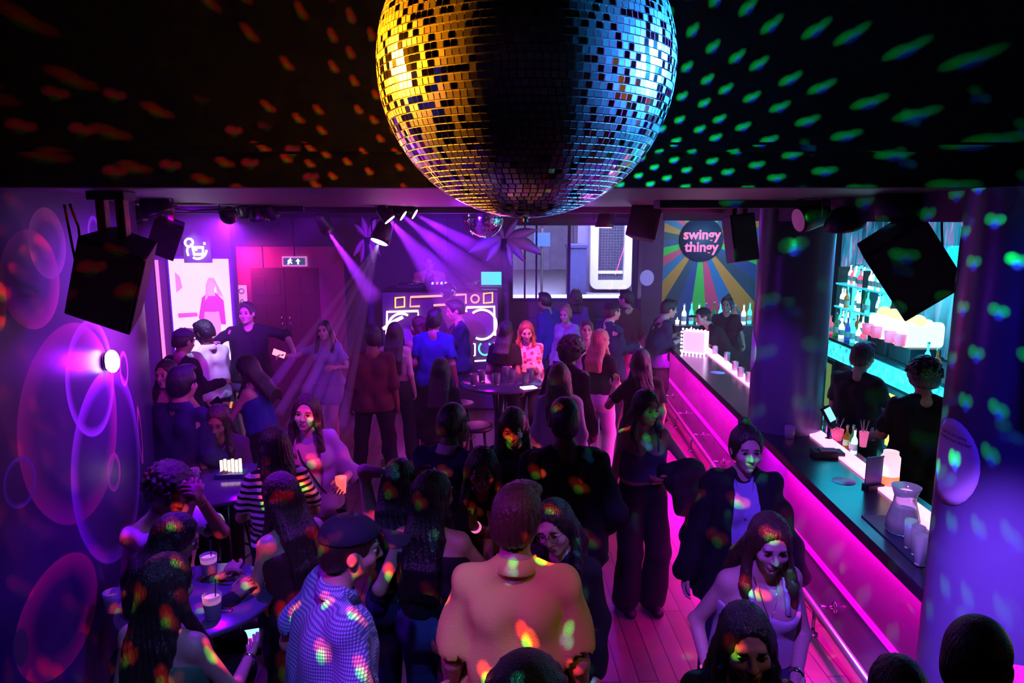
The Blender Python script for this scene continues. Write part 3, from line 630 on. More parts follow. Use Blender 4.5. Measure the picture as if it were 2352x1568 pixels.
# back wall with window and door openings
BY = 12.3
def panel(x0, x1, z0, z1, y=BY, t=.15): return ((x0 + x1) / 2, y + t / 2, (z0 + z1) / 2), (x1 - x0, t, z1 - z0)
bw = MB()
WX0, WX1, WZ0, WZ1 = -.03, 2.12, 1.46, 2.80
for p in ((-5.1, WX0, 0, CZ), (WX1, 6.2, 0, CZ), (WX0, WX1, 0, WZ0), (WX0, WX1, WZ1, CZ)): bw.box(*panel(*p))
struct(bw.build('wall_back', WALLP))
wf = MB()
for x in (WX0 + .02, WX1 - .02, .98, ): wf.box((x, BY + .03, (WZ0 + WZ1) / 2), (.05, .08, WZ1 - WZ0))
for x in (.22, .42): wf.box((x, BY + .03, (WZ0 + WZ1) / 2), (.03, .05, WZ1 - WZ0))
wf.box((1.05, BY + .03, WZ0 + .02), (2.15, .1, .05)).box((1.05, BY + .03, WZ1 - .02), (2.15, .1, .05))
wn = struct(wf.build('window_1', mat('window_frame_navy', (.02, .02, .08), .5)))
g = MB().box((1.04, BY + .06, (WZ0 + WZ1) / 2), (2.1, .01, WZ1 - WZ0 - .06)).build('pane', mat('window_glass', (.9, .9, 1), .02, trans=1, spec=.3), wn)
g.visible_shadow = True
struct(MB().box((6.25, 6.2, 1.6), (.1, 13.5, 3.2)).build('wall_right', mat('right_wall', (.10, .16, .20), .5, bump=.1)))
# plum wainscot bench under the window
bs = empty('window_bench', (1.18, 11.95, 0), 'dark upholstered bench under the big street window', 'bench')
MB().box((0, 0, .22), (1.8, .55, .44)).build('seat_base', mat('bench_wood', (.04, .03, .05), .5), bs, .01); MB().box((0, -.02, .48), (1.8, .55, .09)).build('cushion', mat('bench_cushion', (.06, .03, .12), .5), bs, .03)
MB().box((0, .24, .85), (1.8, .10, .66)).build('backrest', mat('bench_cushion', (.06, .03, .12), .5), bs, .03)
# ---- ceiling details
for i, (y, h, x0, x1) in enumerate(((5.0, .05, 1.0, 6.2), (7.6, .06, -5, 6.2), (12.1, .10, -5, 6.2))):
    struct(MB().box(((x0 + x1) / 2, y, CZ - h / 2), (x1 - x0, .22, h)).build('trim_%d' % (i + 2), DK))
# header over the bar between columns
BU = Vector((.0355, .9994, 0)); BV = Vector((.9994, -.0355, 0))
def bar(s, t, z): return Vector((1.86, 0, 0)) + BU * s + BV * t + Vector((0, 0, z))
BM = Matrix.Translation((1.86, 0, 0)) @ Matrix((( BV.x, BU.x, 0, 0), (BV.y, BU.y, 0, 0), (0, 0, 1, 0), (0, 0, 0, 1)))   # local x = t, y = s
hd = MB().box((.30, 6.4, CZ - .07), (.5, 9.2, .14), BM).build('trim_5', mat('header_dark', (.05, .03, .06), .6)); struct(hd)
# ---- columns
def column(c, r, z1=CZ):
    m = mat('column_steel', (.085, .075, .17), .32, metal=.1, spec=.6, bump=.12, bscale=9)
    o = MB().lathe([(r, 0), (r, z1)], 64).build('trim_%d' % column.n, m); o.location = (c[0], c[1], 0); column.n += 1; struct(o)
    o.data.set_sharp_from_angle(angle=R(40)); return o
column.n = 6
COL1, COL2 = (2.23, 3.01), (2.345, 5.92); CR = .30
column(COL1, CR); column(COL2, CR)
struct(MB().box((2.28, 11.75, CZ / 2), (.34, .34, CZ)).build('trim_8', mat('post_plum', (.07, .03, .08), .5)))
PAPER = mat('sticker_paper', (.72, .62, .80), .5)
def sticker(name, c, r, u, v, w, h, label):
    # an oval sticker wrapped on a column, placed by its centre pixel
    d = ray(u, v); k = Vector((d.x, d.y)); a = k.dot(k); bq = -2 * (k.x * c[0] + k.y * c[1]); cq = c[0] ** 2 + c[1] ** 2 - r * r
    q = max(0, bq * bq - 4 * a * cq); t = (-bq - math.sqrt(q)) / (2 * a); P = Vector((0, 0, CAM_Z)) + d * t; an = math.atan2(P.y - c[1], P.x - c[0])
    m = MB(); n = 24; rr = r + .002; rings = 5; vs = []; fs = []
    pt = lambda x, z, k: ((rr + k) * math.cos(an + x / r), (rr + k) * math.sin(an + x / r), P.z + z)
    for q_ in range(1, rings + 1):
        for i in range(n): a_ = 2 * PI * i / n; vs.append(pt(w / 2 * q_ / rings * math.cos(a_), h / 2 * q_ / rings * math.sin(a_), 0))
    vs.append(pt(0, 0, 0)); ce = len(vs) - 1
    for i in range(n): fs.append((ce, i, (i + 1) % n))
    for q_ in range(rings - 1):
        for i in range(n): i2 = (i + 1) % n; fs.append((q_ * n + i, q_ * n + n + i, q_ * n + n + i2, q_ * n + i2))
    o = m.add(vs, fs, 0, True).build(name, PAPER); sd = o.modifiers.new('s', 'SOLIDIFY'); sd.thickness = .001; sd.offset = 1; o.data.set_sharp_from_angle(angle=R(50))
    o.location = (c[0], c[1], 0); return tag(o, label, 'sticker'), P, an
# ---- the bar
BTOP = 1.10
bt = MB(); S0, S1 = 2.85, 11.0
bt.box((.30, (S0 + S1) / 2, BTOP - .035), (.60, S1 - S0, .07), BM)
bar_o = empty('bar_counter', bar((S0 + S1) / 2, .3, 0), 'long black topped bar with glossy magenta lit front panel', 'bar counter')
def bpart(mb, name, m, bev=0, parent=None): return mb.build(name, m, parent or bar_o, bev, world=True)
bpart(bt, 'worktop', mat('worktop_black', (.010, .010, .022), .24, spec=.38, bump=.03, bscale=3), .006)
bpart(MB().box((.235, (S0 + S1) / 2, .52), (.03, S1 - S0 - .1, 1.02), BM).box((.42, (S0 + S1) / 2, .5), (.34, S1 - S0 - .16, 1.0), BM), 'front_panel', mat('bar_front_gloss', (.22, .09, .26), .16, spec=.7, coat=.5))
bpart(MB().box((.205, (S0 + S1) / 2, .03), (.03, S1 - S0 - .1, .06), BM), 'kick_board', STEEL)
bpart(MB().box((.455, (S0 + S1) / 2, BTOP + .008), (.13, S1 - S0 - .3, .016), BM), 'light_strip', mat('strip_emit', (.9, .5, .8), .4, emit=(1, .28, .72), es=2.6))
bpart(MB().box((.14, (S0 + S1) / 2, BTOP - .078), (.03, S1 - S0 - .3, .014), BM), 'under_light', emi('under_emit', (1, .02, .6), 6))
bpart(MB().box((.217, (S0 + S1) / 2, .385), (.006, S1 - S0 - .2, .05), BM), 'led_band', mat('led_band', (.6, .05, .4), .3, emit=(1, .0, .62), es=.95))
ep = at(2110, 1400, Y=3.24); MB().box((0, 0, .50), (.022, .022, 1.0)).build('edge_glint', emi('edge_glint', (1, .0, .62), 1.3), bar_o).matrix_world = Matrix.Translation((ep.x, ep.y, 0))  # glowing strip added for pink light caught on the column edge
rail = MB(); rail.cyl(BM @ Vector((.075, S0, .21)), BM @ Vector((.075, S1 - .1, .21)), .024, 14); bpart(rail, 'foot_rail', mat('rail_metal', (.85, .82, .85), .28, metal=.9))
for i in range(9):
    s = 2.55 + i * 1.0; k = MB(); k.cyl(BM @ Vector((.075, s, .21)), BM @ Vector((.22, s, .21)), .013, 12); k.cyl(BM @ Vector((.205, s, .21)), BM @ Vector((.222, s, .21)), .038, 18)
    k.cyl(BM @ Vector((.075, s, .0)), BM @ Vector((.075, s, .2)), .012, 10); k.cyl(BM @ Vector((.075, s, .0)), BM @ Vector((.075, s, .012)), .034, 16); bpart(k, 'rail_bracket', CHR)
# ---- back bar
TB = 2.42
bb = empty('back_bar', bar(7.4, TB + .3, 0), 'back bar cabinet run with glowing cyan top edge along the right wall', 'back bar')
BB0, BB1 = 3.2, 11.4
bpart(MB().box((TB + .33, (BB0 + BB1) / 2, .48), (.62, BB1 - BB0, .96), BM), 'cabinet', mat('cabinet_black', (.01, .012, .02), .35), 0, bb)
bpart(MB().box((TB + .33, (BB0 + BB1) / 2, 1.13), (.66, BB1 - BB0, .05), BM), 'worktop', mat('back_top', (.02, .03, .04), .2), 0, bb)
cyp = mat('cyan_glow_panel', (.2, .6, .7), .3, emit=(.03, .75, .95), es=1.5)
def cyan_panel():
    nt = cyp.node_tree; b = nt.nodes['Principled BSDF']; tc = nt.nodes.new('ShaderNodeTexCoord'); n = nt.nodes.new('ShaderNodeTexNoise'); n.inputs['Scale'].default_value = 14; n.inputs['Detail'].default_value = 1
    nt.links.new(tc.outputs['Object'], n.inputs[0]); nt.links.new(M_(nt, 'MULTIPLY', M_(nt, 'POWER', n.outputs['Fac'], 2), 7), b.inputs['Emission Strength'])
cyan_panel()
bpart(MB().box((TB - .01, (BB0 + BB1) / 2, 1.0), (.03, BB1 - BB0, .22), BM), 'glow_panel', cyp, 0, bb)
for i in range(6):
    s = 4.3 + i * 1.25; fr = MB().box((TB + .0, s, .47), (.04, .9, .76), BM).build('fridge_door', mat('fridge_frame', (.02, .02, .025), .4), bb, 0, True)
    k = i % 3; MB().box((TB - .025, s, .47), (.01, .78, .64), BM).build('pane', emi(('fridge_yellow', 'fridge_pink', 'fridge_green')[k], ((.95, .75, .10), (.8, .25, .6), (.25, .5, .15))[k], (1.5, .9, .5)[k]), fr, 0, True)
# glowing bottle shelves on the right wall
sh = empty('bottle_shelf', bar(10.5, TB + .6, 1.15), 'glowing cyan shelves of bottles on wall behind bar', 'shelf unit')
for z in (1.16, 1.50, 1.86): bpart(MB().box((TB + .58, 10.5, z), (.26, 1.75, .025), BM), 'shelf', mat('shelf_glass', (.3, .8, .9), .2, emit=(.03, .75, .9), es=.8), 0, sh)
bpart(MB().box((TB + .74, 10.5, 1.62), (.02, 1.9, 1.0), BM), 'back_panel', mat('shelf_back', (.1, .4, .5), .4, emit=(.05, .75, .9), es=2.0), 0, sh)
for s in (9.6, 10.5, 11.4): bpart(MB().box((TB + .6, s, 1.62), (.24, .03, 1.0), BM), 'upright', DK, 0, sh)
def bottle_mb(h, r, neck, seed=0):
    return MB().lathe([(r * .92, 0), (r, .01), (r, h * .55), (r * .8, h * .64), (neck, h * .74), (neck, h * .96), (neck * 1.25, h * .965), (neck * 1.25, h)], 14)
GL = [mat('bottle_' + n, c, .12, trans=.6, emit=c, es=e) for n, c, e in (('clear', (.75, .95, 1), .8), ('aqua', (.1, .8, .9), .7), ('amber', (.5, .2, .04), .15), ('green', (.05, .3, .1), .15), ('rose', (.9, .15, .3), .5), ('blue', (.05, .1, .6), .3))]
CAPM = mat('bottle_cap', (.6, .6, .6), .35, metal=.6); LBL = mat('bottle_label', (.75, .75, .7), .6)
rnd = random.Random(5)
bots = []
for k in range(6):
    h = (.30, .32, .28, .33, .26, .31)[k]; r = (.037, .035, .042, .036, .044, .038)[k]
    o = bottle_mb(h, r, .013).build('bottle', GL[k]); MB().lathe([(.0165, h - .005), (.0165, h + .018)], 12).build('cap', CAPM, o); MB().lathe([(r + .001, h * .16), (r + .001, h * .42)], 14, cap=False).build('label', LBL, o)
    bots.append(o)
bused = set()
BC = ['clear', 'aqua tinted', 'amber', 'green', 'rose pink', 'blue']
def put_bottle(k, p, lab, grp, sc=1):
    o = bots[k]
    if k in bused: o = copy_tree(o)
    bused.add(k); o.location = p; o.scale = (sc,) * 3; tag(o, lab, 'bottle', grp)
for z, nm in ((1.1725, 'lowest'), (1.5125, 'middle'), (1.8725, 'top')):
    s = 9.68
    while s < 11.32:
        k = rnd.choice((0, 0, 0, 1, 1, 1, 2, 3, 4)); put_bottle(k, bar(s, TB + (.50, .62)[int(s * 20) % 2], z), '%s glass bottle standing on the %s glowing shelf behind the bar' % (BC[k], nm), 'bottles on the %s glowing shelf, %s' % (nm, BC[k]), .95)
        s += rnd.uniform(.075, .095)
        if abs(s - 10.5) < .05: s += .09
# shimmering cyan curtain on the right wall above the shelves
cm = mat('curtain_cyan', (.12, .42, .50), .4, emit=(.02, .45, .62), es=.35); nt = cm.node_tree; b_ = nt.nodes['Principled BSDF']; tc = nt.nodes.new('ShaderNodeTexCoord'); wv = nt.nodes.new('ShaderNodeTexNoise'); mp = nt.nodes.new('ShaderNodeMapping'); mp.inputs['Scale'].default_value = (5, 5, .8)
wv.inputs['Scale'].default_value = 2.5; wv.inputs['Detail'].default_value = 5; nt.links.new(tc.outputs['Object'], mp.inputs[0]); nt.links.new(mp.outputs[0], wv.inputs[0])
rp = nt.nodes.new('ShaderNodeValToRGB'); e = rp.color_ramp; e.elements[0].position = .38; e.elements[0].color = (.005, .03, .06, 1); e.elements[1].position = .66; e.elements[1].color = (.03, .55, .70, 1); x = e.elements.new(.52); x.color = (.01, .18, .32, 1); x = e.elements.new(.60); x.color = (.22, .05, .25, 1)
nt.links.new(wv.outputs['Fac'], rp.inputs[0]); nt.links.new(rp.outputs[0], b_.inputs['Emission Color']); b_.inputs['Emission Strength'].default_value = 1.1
cu = MB(); n = 160; vs = []; 
for i in range(n + 1):
    s = 3.4 + 8.6 * i / n; t = TB + .80 + .035 * math.sin(i * 1.25)
    for z in (1.15, 2.9): vs.append(BM @ Vector((t, s, z)))
cu.add(vs, [(2 * i, 2 * i + 2, 2 * i + 3, 2 * i + 1) for i in range(n)], 0, True)
co = cu.build('shimmer_curtain', cm); sd = co.modifiers.new('s', 'SOLIDIFY'); sd.thickness = .01; tag(co, 'shimmering cyan and pink drape hanging behind the bar shelves', 'curtain')
# illuminated drinks machines on the back bar (white tops with pink cups)
def dispenser(s, label):
    p = bar(s, TB + .28, 1.155); e = empty('slush_machine', p, label, 'drink dispenser', 'slush machines on the back bar', rz=-.0355)
    MB().box((0, 0, .10), (.36, .50, .20)).build('base', mat('machine_dark', (.02, .03, .04), .4), e, .01)
    for k in (-.12, .12):
        MB().prism(rrect(-.09, .2, .09, .50, .07), .42, Matrix.Rotation(-PI / 2, 4, 'Z') @ Matrix.Translation((-k, -.2, 0))).build('tank', mat('tank_glow', (.9, .9, .8), .3, emit=(.85, 1, .85), es=1.0), e, .01)
        MB().sphere((-.05, k, .50), .09, 18, 12).build('lamp_dome', emi('dome_glow', (1, .85, .35), 1.5), e)
        q = MB().lathe([(.06, 0), (.075, .14)], 18, Matrix.Translation((-.24, k, .22))).build('paddle', mat('paddle_pink', (.8, .12, .25), .35, emit=(.9, .1, .25), es=.8), e)
dispenser(9.15, 'lit slush machine on the back bar beside the cyan bottle shelves'); dispenser(8.55, 'lit slush machine on the back bar nearer the viewer')
for i in range(9):
    k = (4, 0, 1, 5, 0, 3, 4, 1, 2)[i]; s = (9.6, 9.75, 9.92, 10.1, 10.3, 10.5, 10.7, 8.0, 7.8)[i]; put_bottle(k, bar(s, TB + .14, 1.156), '%s bottle on the front edge of the back bar worktop' % BC[k], 'bottles along the back bar worktop, %s' % BC[k])
# ------------------------------------------------------------------ things on the bar
GLASS = mat('clear_glass', (.95, .95, 1), .03, trans=1, spec=.5); WATER = mat('glass_lit', (.85, .8, 1), .08, trans=.75, alpha=1)
def glass(p, r0, r1, h, label, liquid=None, lh=.6, group=None, straw=None, name='drinking_glass', cat='glass', m=None):
    g = empty(name, p, label, cat, group)
    MB().lathe([(r0 * .9, 0), (r0, .004), (r1, h), (r1 - .003, h), (r0 - .003, .012), (.001, .012)], 24, cap=False).build('cup', m or WATER, g)
    if liquid: MB().lathe([(r0 - .004, .013), (r0 + (r1 - r0) * lh - .004, h * lh)], 20).build('drink', liquid, g)
    if straw: MB().cyl((.3 * r0, 0, .02), (r1 * .5 * math.cos(straw), r1 * .6 * math.sin(straw), h + .07), .0028, 8).build('straw', BLK, g)
    return g
def on_bar(u, v): return at(u, v, z=BTOP)
def keep(p, tmax=.55):      # keeps a small thing on the counter
    q = p - Vector((1.86, 0, 0)); s, t = q.dot(BU), q.dot(BV); return bar(s, min(max(t, .05), tmax), p.z)
jug = empty('water_jug', on_bar(2072, 1222), 'clear flared water jug on the bar by the steel column', 'jug')
jug.scale = (1.3,) * 3; MB().lathe([(.062, 0), (.070, .01), (.066, .06), (.047, .13), (.044, .16), (.060, .205), (.057, .205), (.041, .16), (.044, .13), (.062, .06), (.060, .012), (.001, .012)], 32, cap=False).build('body', WATER, jug)
MB().lathe([(.059, .013), (.062, .06), (.05, .10)], 28).build('water', mat('water_glow', (.6, .5, .9), .1, trans=.6), jug)
for i, (u, v) in enumerate(((2088, 1262), (2104, 1278), (2112, 1300))):
    glass(on_bar(u, v), .028, .034, .16, ('empty tall glass on bar, nearest the water jug', 'empty tall glass on bar between two others by the column', 'empty tall glass on the bar right against the steel column')[i], group='tall glasses beside the water jug')
tag(MB().box((0, 0, .004), (.20, .62, .008)).build('bar_mat', mat('rubber_mat', (.01, .01, .05), .5)), 'dark rubber mat on the bar under jug and glasses', 'bar mat'); o = C.objects[-1] if False else bpy.data.objects['bar_mat']; o.location = bar(3.72, .19, BTOP + .001); o.rotation_euler.z = -.0355; 
o.location.z = BTOP + .0005
for g_ in [x for x in C.objects if x.parent is None and x.name.startswith(('water_jug', 'drinking_glass'))]: g_.location.z = BTOP + .009
cn = empty('menu_holder', on_bar(2005, 1120), 'dark purple menu card in an upright holder on bar', 'menu holder', rz=.25)
cn.scale = (1.35,) * 3; MB().box((0, 0, .01), (.09, .05, .02)).build('base', BLK, cn); MB().box((0, 0, .085), (.10, .006, .15)).build('card', mat('menu_card', (.06, .02, .18), .4), cn)
def drink_tall(u, v, lab, col, es=.6):
    return glass(on_bar(u, v), .04, .046, .17, lab, mat('drink_' + lab[:6], col, .3, emit=col, es=es), .8)
jar = empty('lit_jar', on_bar(2040, 1116), 'frosted white jar glowing pink and orange on bar', 'jar')
jar.scale = (1.35,) * 3; MB().lathe([(.042, 0), (.045, .01), (.045, .15), (.035, .165), (.035, .18)], 24).build('body', mat('frosted', (.9, .85, .85), .5, emit=(1, .62, .70), es=1.1), jar)
MB().lathe([(.046, .012), (.046, .06)], 24, cap=False).build('band', mat('orange_drink', (1, .35, .12), .3, emit=(1, .25, .08), es=.9), jar)
st = [(1922, 1010, .05, .09, (1, .1, .3), 'red straws standing in a small cup on bar'), (1982, 1025, .035, .12, (1, .15, .45), 'pink glass of fruit garnish behind the light strip')]
for u, v, r, h, c, lab in st:
    g = empty('garnish_cup', on_bar(u, v), lab, 'cup'); MB().lathe([(r * .7, 0), (r, h)], 18).build('cup', mat('cup_' + lab[:3], c, .3, emit=c, es=.7), g)
    for k in range(5):
        a = k * 1.3; MB().cyl((0, 0, h * .5), (r * .9 * math.cos(a), r * .9 * math.sin(a), h + .09), .004, 6).build('straw', mat('straw_white', (.8, .5, .6), .5), g)
for u, v, k, lab in ((1962, 1042, 0, 'clear bottle by the light strip beyond the menu holder'), (2018, 1030, 2, 'amber bottle by the light strip behind the glowing jar'), (1890, 985, 1, 'aqua bottle next to the card reader on the bar'), (2062, 1040, 3, 'dark green bottle on the bar right behind the glowing jar'), (1945, 1000, 5, 'blue bottle on the bar behind the garnish cup')):
    put_bottle(k, keep(on_bar(u, v) + Vector((.12, 0, 0))), lab, 'bottles at the rear edge of the bar', .62)
cr = empty('card_reader', on_bar(1902, 1010), 'tilted card reader with lit screen on a stand beside column', 'card reader', rz=.3)
MB().lathe([(.05, 0), (.05, .01), (.012, .02), (.012, .12)], 16).build('stand', BLK, cr)
MT = Matrix.Translation((0, 0, .19)) @ Matrix.Rotation(R(-25), 4, 'X') @ Matrix.Rotation(R(-18), 4, 'Y')
MB().box((0, 0, 0), (.085, .03, .18), MT).build('case', BLKG, cr, .006); MB().box((0, -.018, .02), (.065, .004, .11), MT).build('screen', emi('reader_screen', (.3, .8, .9), 1.2), cr)
ct = empty('bar_caddy', on_bar(1900, 1046), 'small black napkin caddy on bar next to column', 'caddy', rz=-.1)
MB().box((0, 0, .02), (.22, .12, .04)).build('tray', BLK, ct, .004); MB().box((0, 0, .046), (.12, .07, .012)).build('napkin', mat('napkin', (.6, .5, .6), .8), ct)
for u, v, r, lab in ((1938, 1105, .075, 'round pale violet beer mat lying by the menu holder'), (1648, 856, .085, 'round pale violet beer mat lying below the candle box'), (1557, 776, .08, 'round pale violet beer mat at the far end of bar')):
    o = MB().lathe([(r, 0), (r, .003)], 32).build('beer_mat', mat('beermat', (.45, .38, .75), .5, var=.3, bscale=60)); o.location = on_bar(u, v) + Vector((0, 0, .0003)); tag(o, lab, 'beer mat', 'beer mats on the bar')
# glowing box of jars halfway down the bar
cb = empty('menu_light_box', keep(on_bar(1597, 812), .38), 'bright pink lit box ringed with small bulbs on bar', 'light box', rz=-.6)
MB().box((0, 0, .16), (.30, .16, .30)).build('lamp_shade', mat('pink_box_glow', (.8, .5, .8), .4, emit=(1, .35, .95), es=1.6), cb, .01)
for k in range(7):
    for j in (-1, 1): MB().sphere((-.15 + .05 * k, j * .0 - .085, .33 if j > 0 else .0 + .015), .015, 10, 8).build('bulb', emi('bulb_glow', (1, .8, 1), 5), cb)
for k in range(6):
    for j in (-1, 1): MB().sphere((j * .165, -.085, .04 + .05 * k), .015, 10, 8).build('bulb', emi('bulb_glow', (1, .8, 1), 5), cb)
for i, (u, v) in enumerate(((1580, 775), (1592, 768), (1606, 772), (1545, 745), (1620, 780))):
    g = keep(on_bar(u, v) + Vector((.1, .1, 0))); o = empty('tea_light', g, 'small glowing tea light %s on bar' % ('left of the lit box', 'behind the lit box', 'behind the lit box, rightmost', 'near the leaning customer', 'right of the lit box')[i], 'candle', 'tea lights around the lit box')
    MB().lathe([(.03, 0), (.035, .06)], 14).build('cup', emi('tea_glow', (1, .75, .9), 3), o); MB().lathe([(.004, .06), (.012, .08), (.001, .11)], 10).build('flame', emi('flame_glow', (1, .6, .3), 8), o)
for i, (u, v, c) in enumerate(((1628, 815, (1, .1, .7)), (1655, 830, (.1, .6, .9)), (1672, 853, (1, .75, .9)), (1684, 868, (1, .3, .5)), (1702, 880, (.9, .9, 1)))):
    glass(keep(on_bar(u, v) + Vector((.08, 0, 0))), .032, .038, .12, 'small lit tumbler on bar, %s from the lit box' % ('first', 'second', 'third', 'fourth', 'fifth')[i], mat('tumbler_%d' % i, c, .3, emit=c, es=1.2), .7, 'lit tumblers in a row on bar')
g = on_bar(1813, 1005); glass(g, .036, .042, .10, 'pinkish tumbler on the bar between the steel columns', mat('drink_p', (.9, .3, .5), .3, emit=(.6, .1, .4), es=.5), .7)
# stickers on the columns (round menu stickers)
s1, P1, an1 = sticker('column_sticker', COL1, CR, 2182, 1060, .30, .39, 'big oval pale sticker with small print on nearest steel column')
s2, P2, an2 = sticker('column_sticker', COL2, CR, 1727, 805, .24, .33, 'oval violet sticker on the middle steel column')
sp = at(1486, 638, Y=11.57); o = MB().prism([(.115 * math.cos(a), .13 * math.sin(a)) for a in [2 * PI * i / 28 for i in range(28)]], .004).build('column_sticker', PAPER); o.location = sp; tag(o, 'round pale sticker on the far plum post by window', 'sticker')
INK = mat('ink_violet', (.10, .03, .25), .6)
for i, (body, dz, x0) in enumerate((('Scan for the menu', .125, .0), ('and order from the bar!', .100, .0))):     # small print wrapped on the column
    t_ = text('lettering', body, .022, Matrix(), INK, None, .0002)
    for v_ in t_.data.vertices:
        x, z = v_.co.x, v_.co.y; a_ = an1 + (x + x0) / CR; v_.co = ((CR + .0045) * math.cos(a_), (CR + .0045) * math.sin(a_), P1.z + dz + z)
    t_.parent = s1
# ------------------------------------------------------------------ mirror ball
BR, BC_ = .385, at(1208, 157, Y=1.96)
ball = empty('mirror_ball', BC_, 'giant mirror ball hanging front and centre, lit orange and blue', 'mirror ball')
MB().sphere((0, 0, 0), BR - .004, 96, 64).build('core', mat('ball_core', (.62, .62, .62), .5, bump=.1, bscale=200), ball)
tl = MB(); rows = 70; rnd = random.Random(3)
for i in range(1, rows):
    ph = PI * i / rows; rr = BR * math.sin(ph); nn = max(4, int(2 * PI * rr / .0176)); off = rnd.random()
    for k in range(nn):
        th = 2 * PI * (k + off) / nn; j1, j2 = rnd.gauss(0, .017), rnd.gauss(0, .017)
        n = Vector((math.sin(ph + j1) * math.cos(th + j2), math.sin(ph + j1) * math.sin(th + j2), math.cos(ph + j1)))
        c = Vector((math.sin(ph) * math.cos(th), math.sin(ph) * math.sin(th), math.cos(ph))) * BR
        e1 = Vector((-math.sin(th), math.cos(th), 0)); e1 = (e1 - n * e1.dot(n)).normalized(); e2 = n.cross(e1)
        a = (2 * PI * rr / nn) * .41; bq = (PI * BR / rows) * .41
        t0, t1 = c - n * .002, c + n * .0016
        vs = [t1 - e1 * a - e2 * bq, t1 + e1 * a - e2 * bq, t1 + e1 * a + e2 * bq, t1 - e1 * a + e2 * bq, t0 - e1 * a - e2 * bq, t0 + e1 * a - e2 * bq, t0 + e1 * a + e2 * bq, t0 - e1 * a + e2 * bq]
        tl.add(vs, [(0, 1, 2, 3), (0, 4, 5, 1), (1, 5, 6, 2), (2, 6, 7, 3), (3, 7, 4, 0)]); q_ = rnd.random(); tl.mi[-5:] = [2 if q_ < .62 else 0, 1, 1, 1, 1]
MIR = mat('mirror_tile', (.86, .87, .9), .045, metal=1)
tl.build('mirror_tiles', [MIR, mat('tile_edge', (.75, .75, .75), .4), mat('mirror_tile_worn', (.8, .8, .82), .24, metal=1)], ball); MB().cyl((0, 0, BR - .01), (0, 0, BR + .05), .06, 24).build('cap_plate', CHR, ball); MB().cyl((0, 0, -BR - .012), (0, 0, -BR + .01), .007, 10).build('bottom_hook', BLK, ball)
MB().cyl((0, 0, BR + .05), (0, 0, 5.25 - BC_.z), .012, 10).build('hanging_rod', STEEL, ball)
def small_ball(u, v, Y, r, label, mcol=(.86, .87, .9), up=None):
    p = at(u, v, Y=Y); e = empty('mirror_ball', p, label, 'mirror ball'); q = MB(); nr = max(14, int(PI * r / .02))
    for i in range(1, nr):
        ph = PI * i / nr; rr = r * math.sin(ph); nn = max(4, int(2 * PI * rr / .021))
        for k in range(nn):
            th = 2 * PI * k / nn; n = Vector((math.sin(ph) * math.cos(th), math.sin(ph) * math.sin(th), math.cos(ph))); e1 = Vector((-math.sin(th), math.cos(th), 0)); e2 = n.cross(e1); a = PI * rr / nn * .9; bq = PI * r / nr * .45; c = n * r
            q.add([c - e1 * a - e2 * bq, c + e1 * a - e2 * bq, c + e1 * a + e2 * bq, c - e1 * a + e2 * bq, n * (r - .01)], [(0, 1, 2, 3), (0, 4, 1), (1, 4, 2), (2, 4, 3), (3, 4, 0)])
    MB().sphere((0, 0, 0), r - .004, 24, 16).build('core', DK, e); q.build('mirror_tiles', mat('mirror_%0.1f' % mcol[1], mcol, .08, metal=1), e)
    if up: MB().cyl((0, 0, r - .01), (0, 0, up - p.z), .005, 6).build('hanging_rod', BLK, e)
    return e
small_ball(1110, 500, 9.2, .26, 'second mirror ball hanging beside the right palm', up=CZ)
small_ball(1030, 668, 10.2, .115, 'small dark mirror ball in front of the glowing booth', (.25, .22, .3), up=CZ)
# ------------------------------------------------------------------ ceiling fixtures
def speaker(name, p, yawd, tilt, roll, dims, label, arms=True, pz=CZ):
    e = empty(name, p, label, 'speaker'); e.rotation_euler = (0, 0, R(yawd)); Mx = Matrix.Rotation(R(tilt), 4, 'X') @ Matrix.Rotation(R(roll), 4, 'Y'); w_, d_, h_ = dims
    poly = [(-w_ / 2, -d_ / 2), (w_ / 2, -d_ / 2), (w_ * .34, d_ / 2), (-w_ * .34, d_ / 2)]
    b_ = MB(); b_.add([(x, y, z) for z in (-h_ / 2, h_ / 2) for x, y in poly], [(3, 2, 1, 0), (4, 5, 6, 7)] + [(i, (i + 1) % 4, (i + 1) % 4 + 4, i + 4) for i in range(4)], 0, False, Mx)
    b_.build('cabinet', mat('speaker_paint', (.012, .012, .02), .45, bump=.2, bscale=150), e, .008)
    MB().box((0, -d_ / 2 - .006, 0), (w_ * .9, .012, h_ * .92), Mx).build('grille', mat('speaker_grille', (.02, .02, .022), .6, bump=.6, bscale=500), e)
    if arms:
        for s in (-1, 1): MB().box((s * .045, .02, (pz - p[2]) / 2 + .05), (.04, .05, pz - p[2] - .1)).build('bracket_arm', mat('bracket_bronze', (.22, .07, .03), .5, metal=.4), e, .003)
        MB().box((0, .02, pz - p[2] - .02), (.17, .12, .04)).build('mount_plate', DK, e, .004)
    return e
pL = at(268, 640, Y=3.35); speaker('hanging_speaker', pL, 2, 14, 22, (.30, .24, .40), 'big black loudspeaker hanging before the curved bubble wall')
pR = at(2080, 612, Y=3.75)
eR = speaker('hanging_speaker', pR, -8, 6, -36, (.34, .26, .42), 'big black loudspeaker hanging tilted beside the near steel column', arms=False)
MB().cyl((-.01, 0, .1), (-.01, 0, CZ - pR.z), .035, 14).build('pole', BLK, eR); MB().lathe([(.14, CZ - pR.z - .14), (.15, CZ - pR.z - .10), (.15, CZ - pR.z)], 24, Matrix.Translation((-.02, 0, 0))).build('ceiling_mount', BLK, eR)
speaker('hanging_speaker', at(1696, 548, Y=5.6), 12, -8, -6, (.21, .20, .36), 'black loudspeaker hanging in front of the rainbow mural')
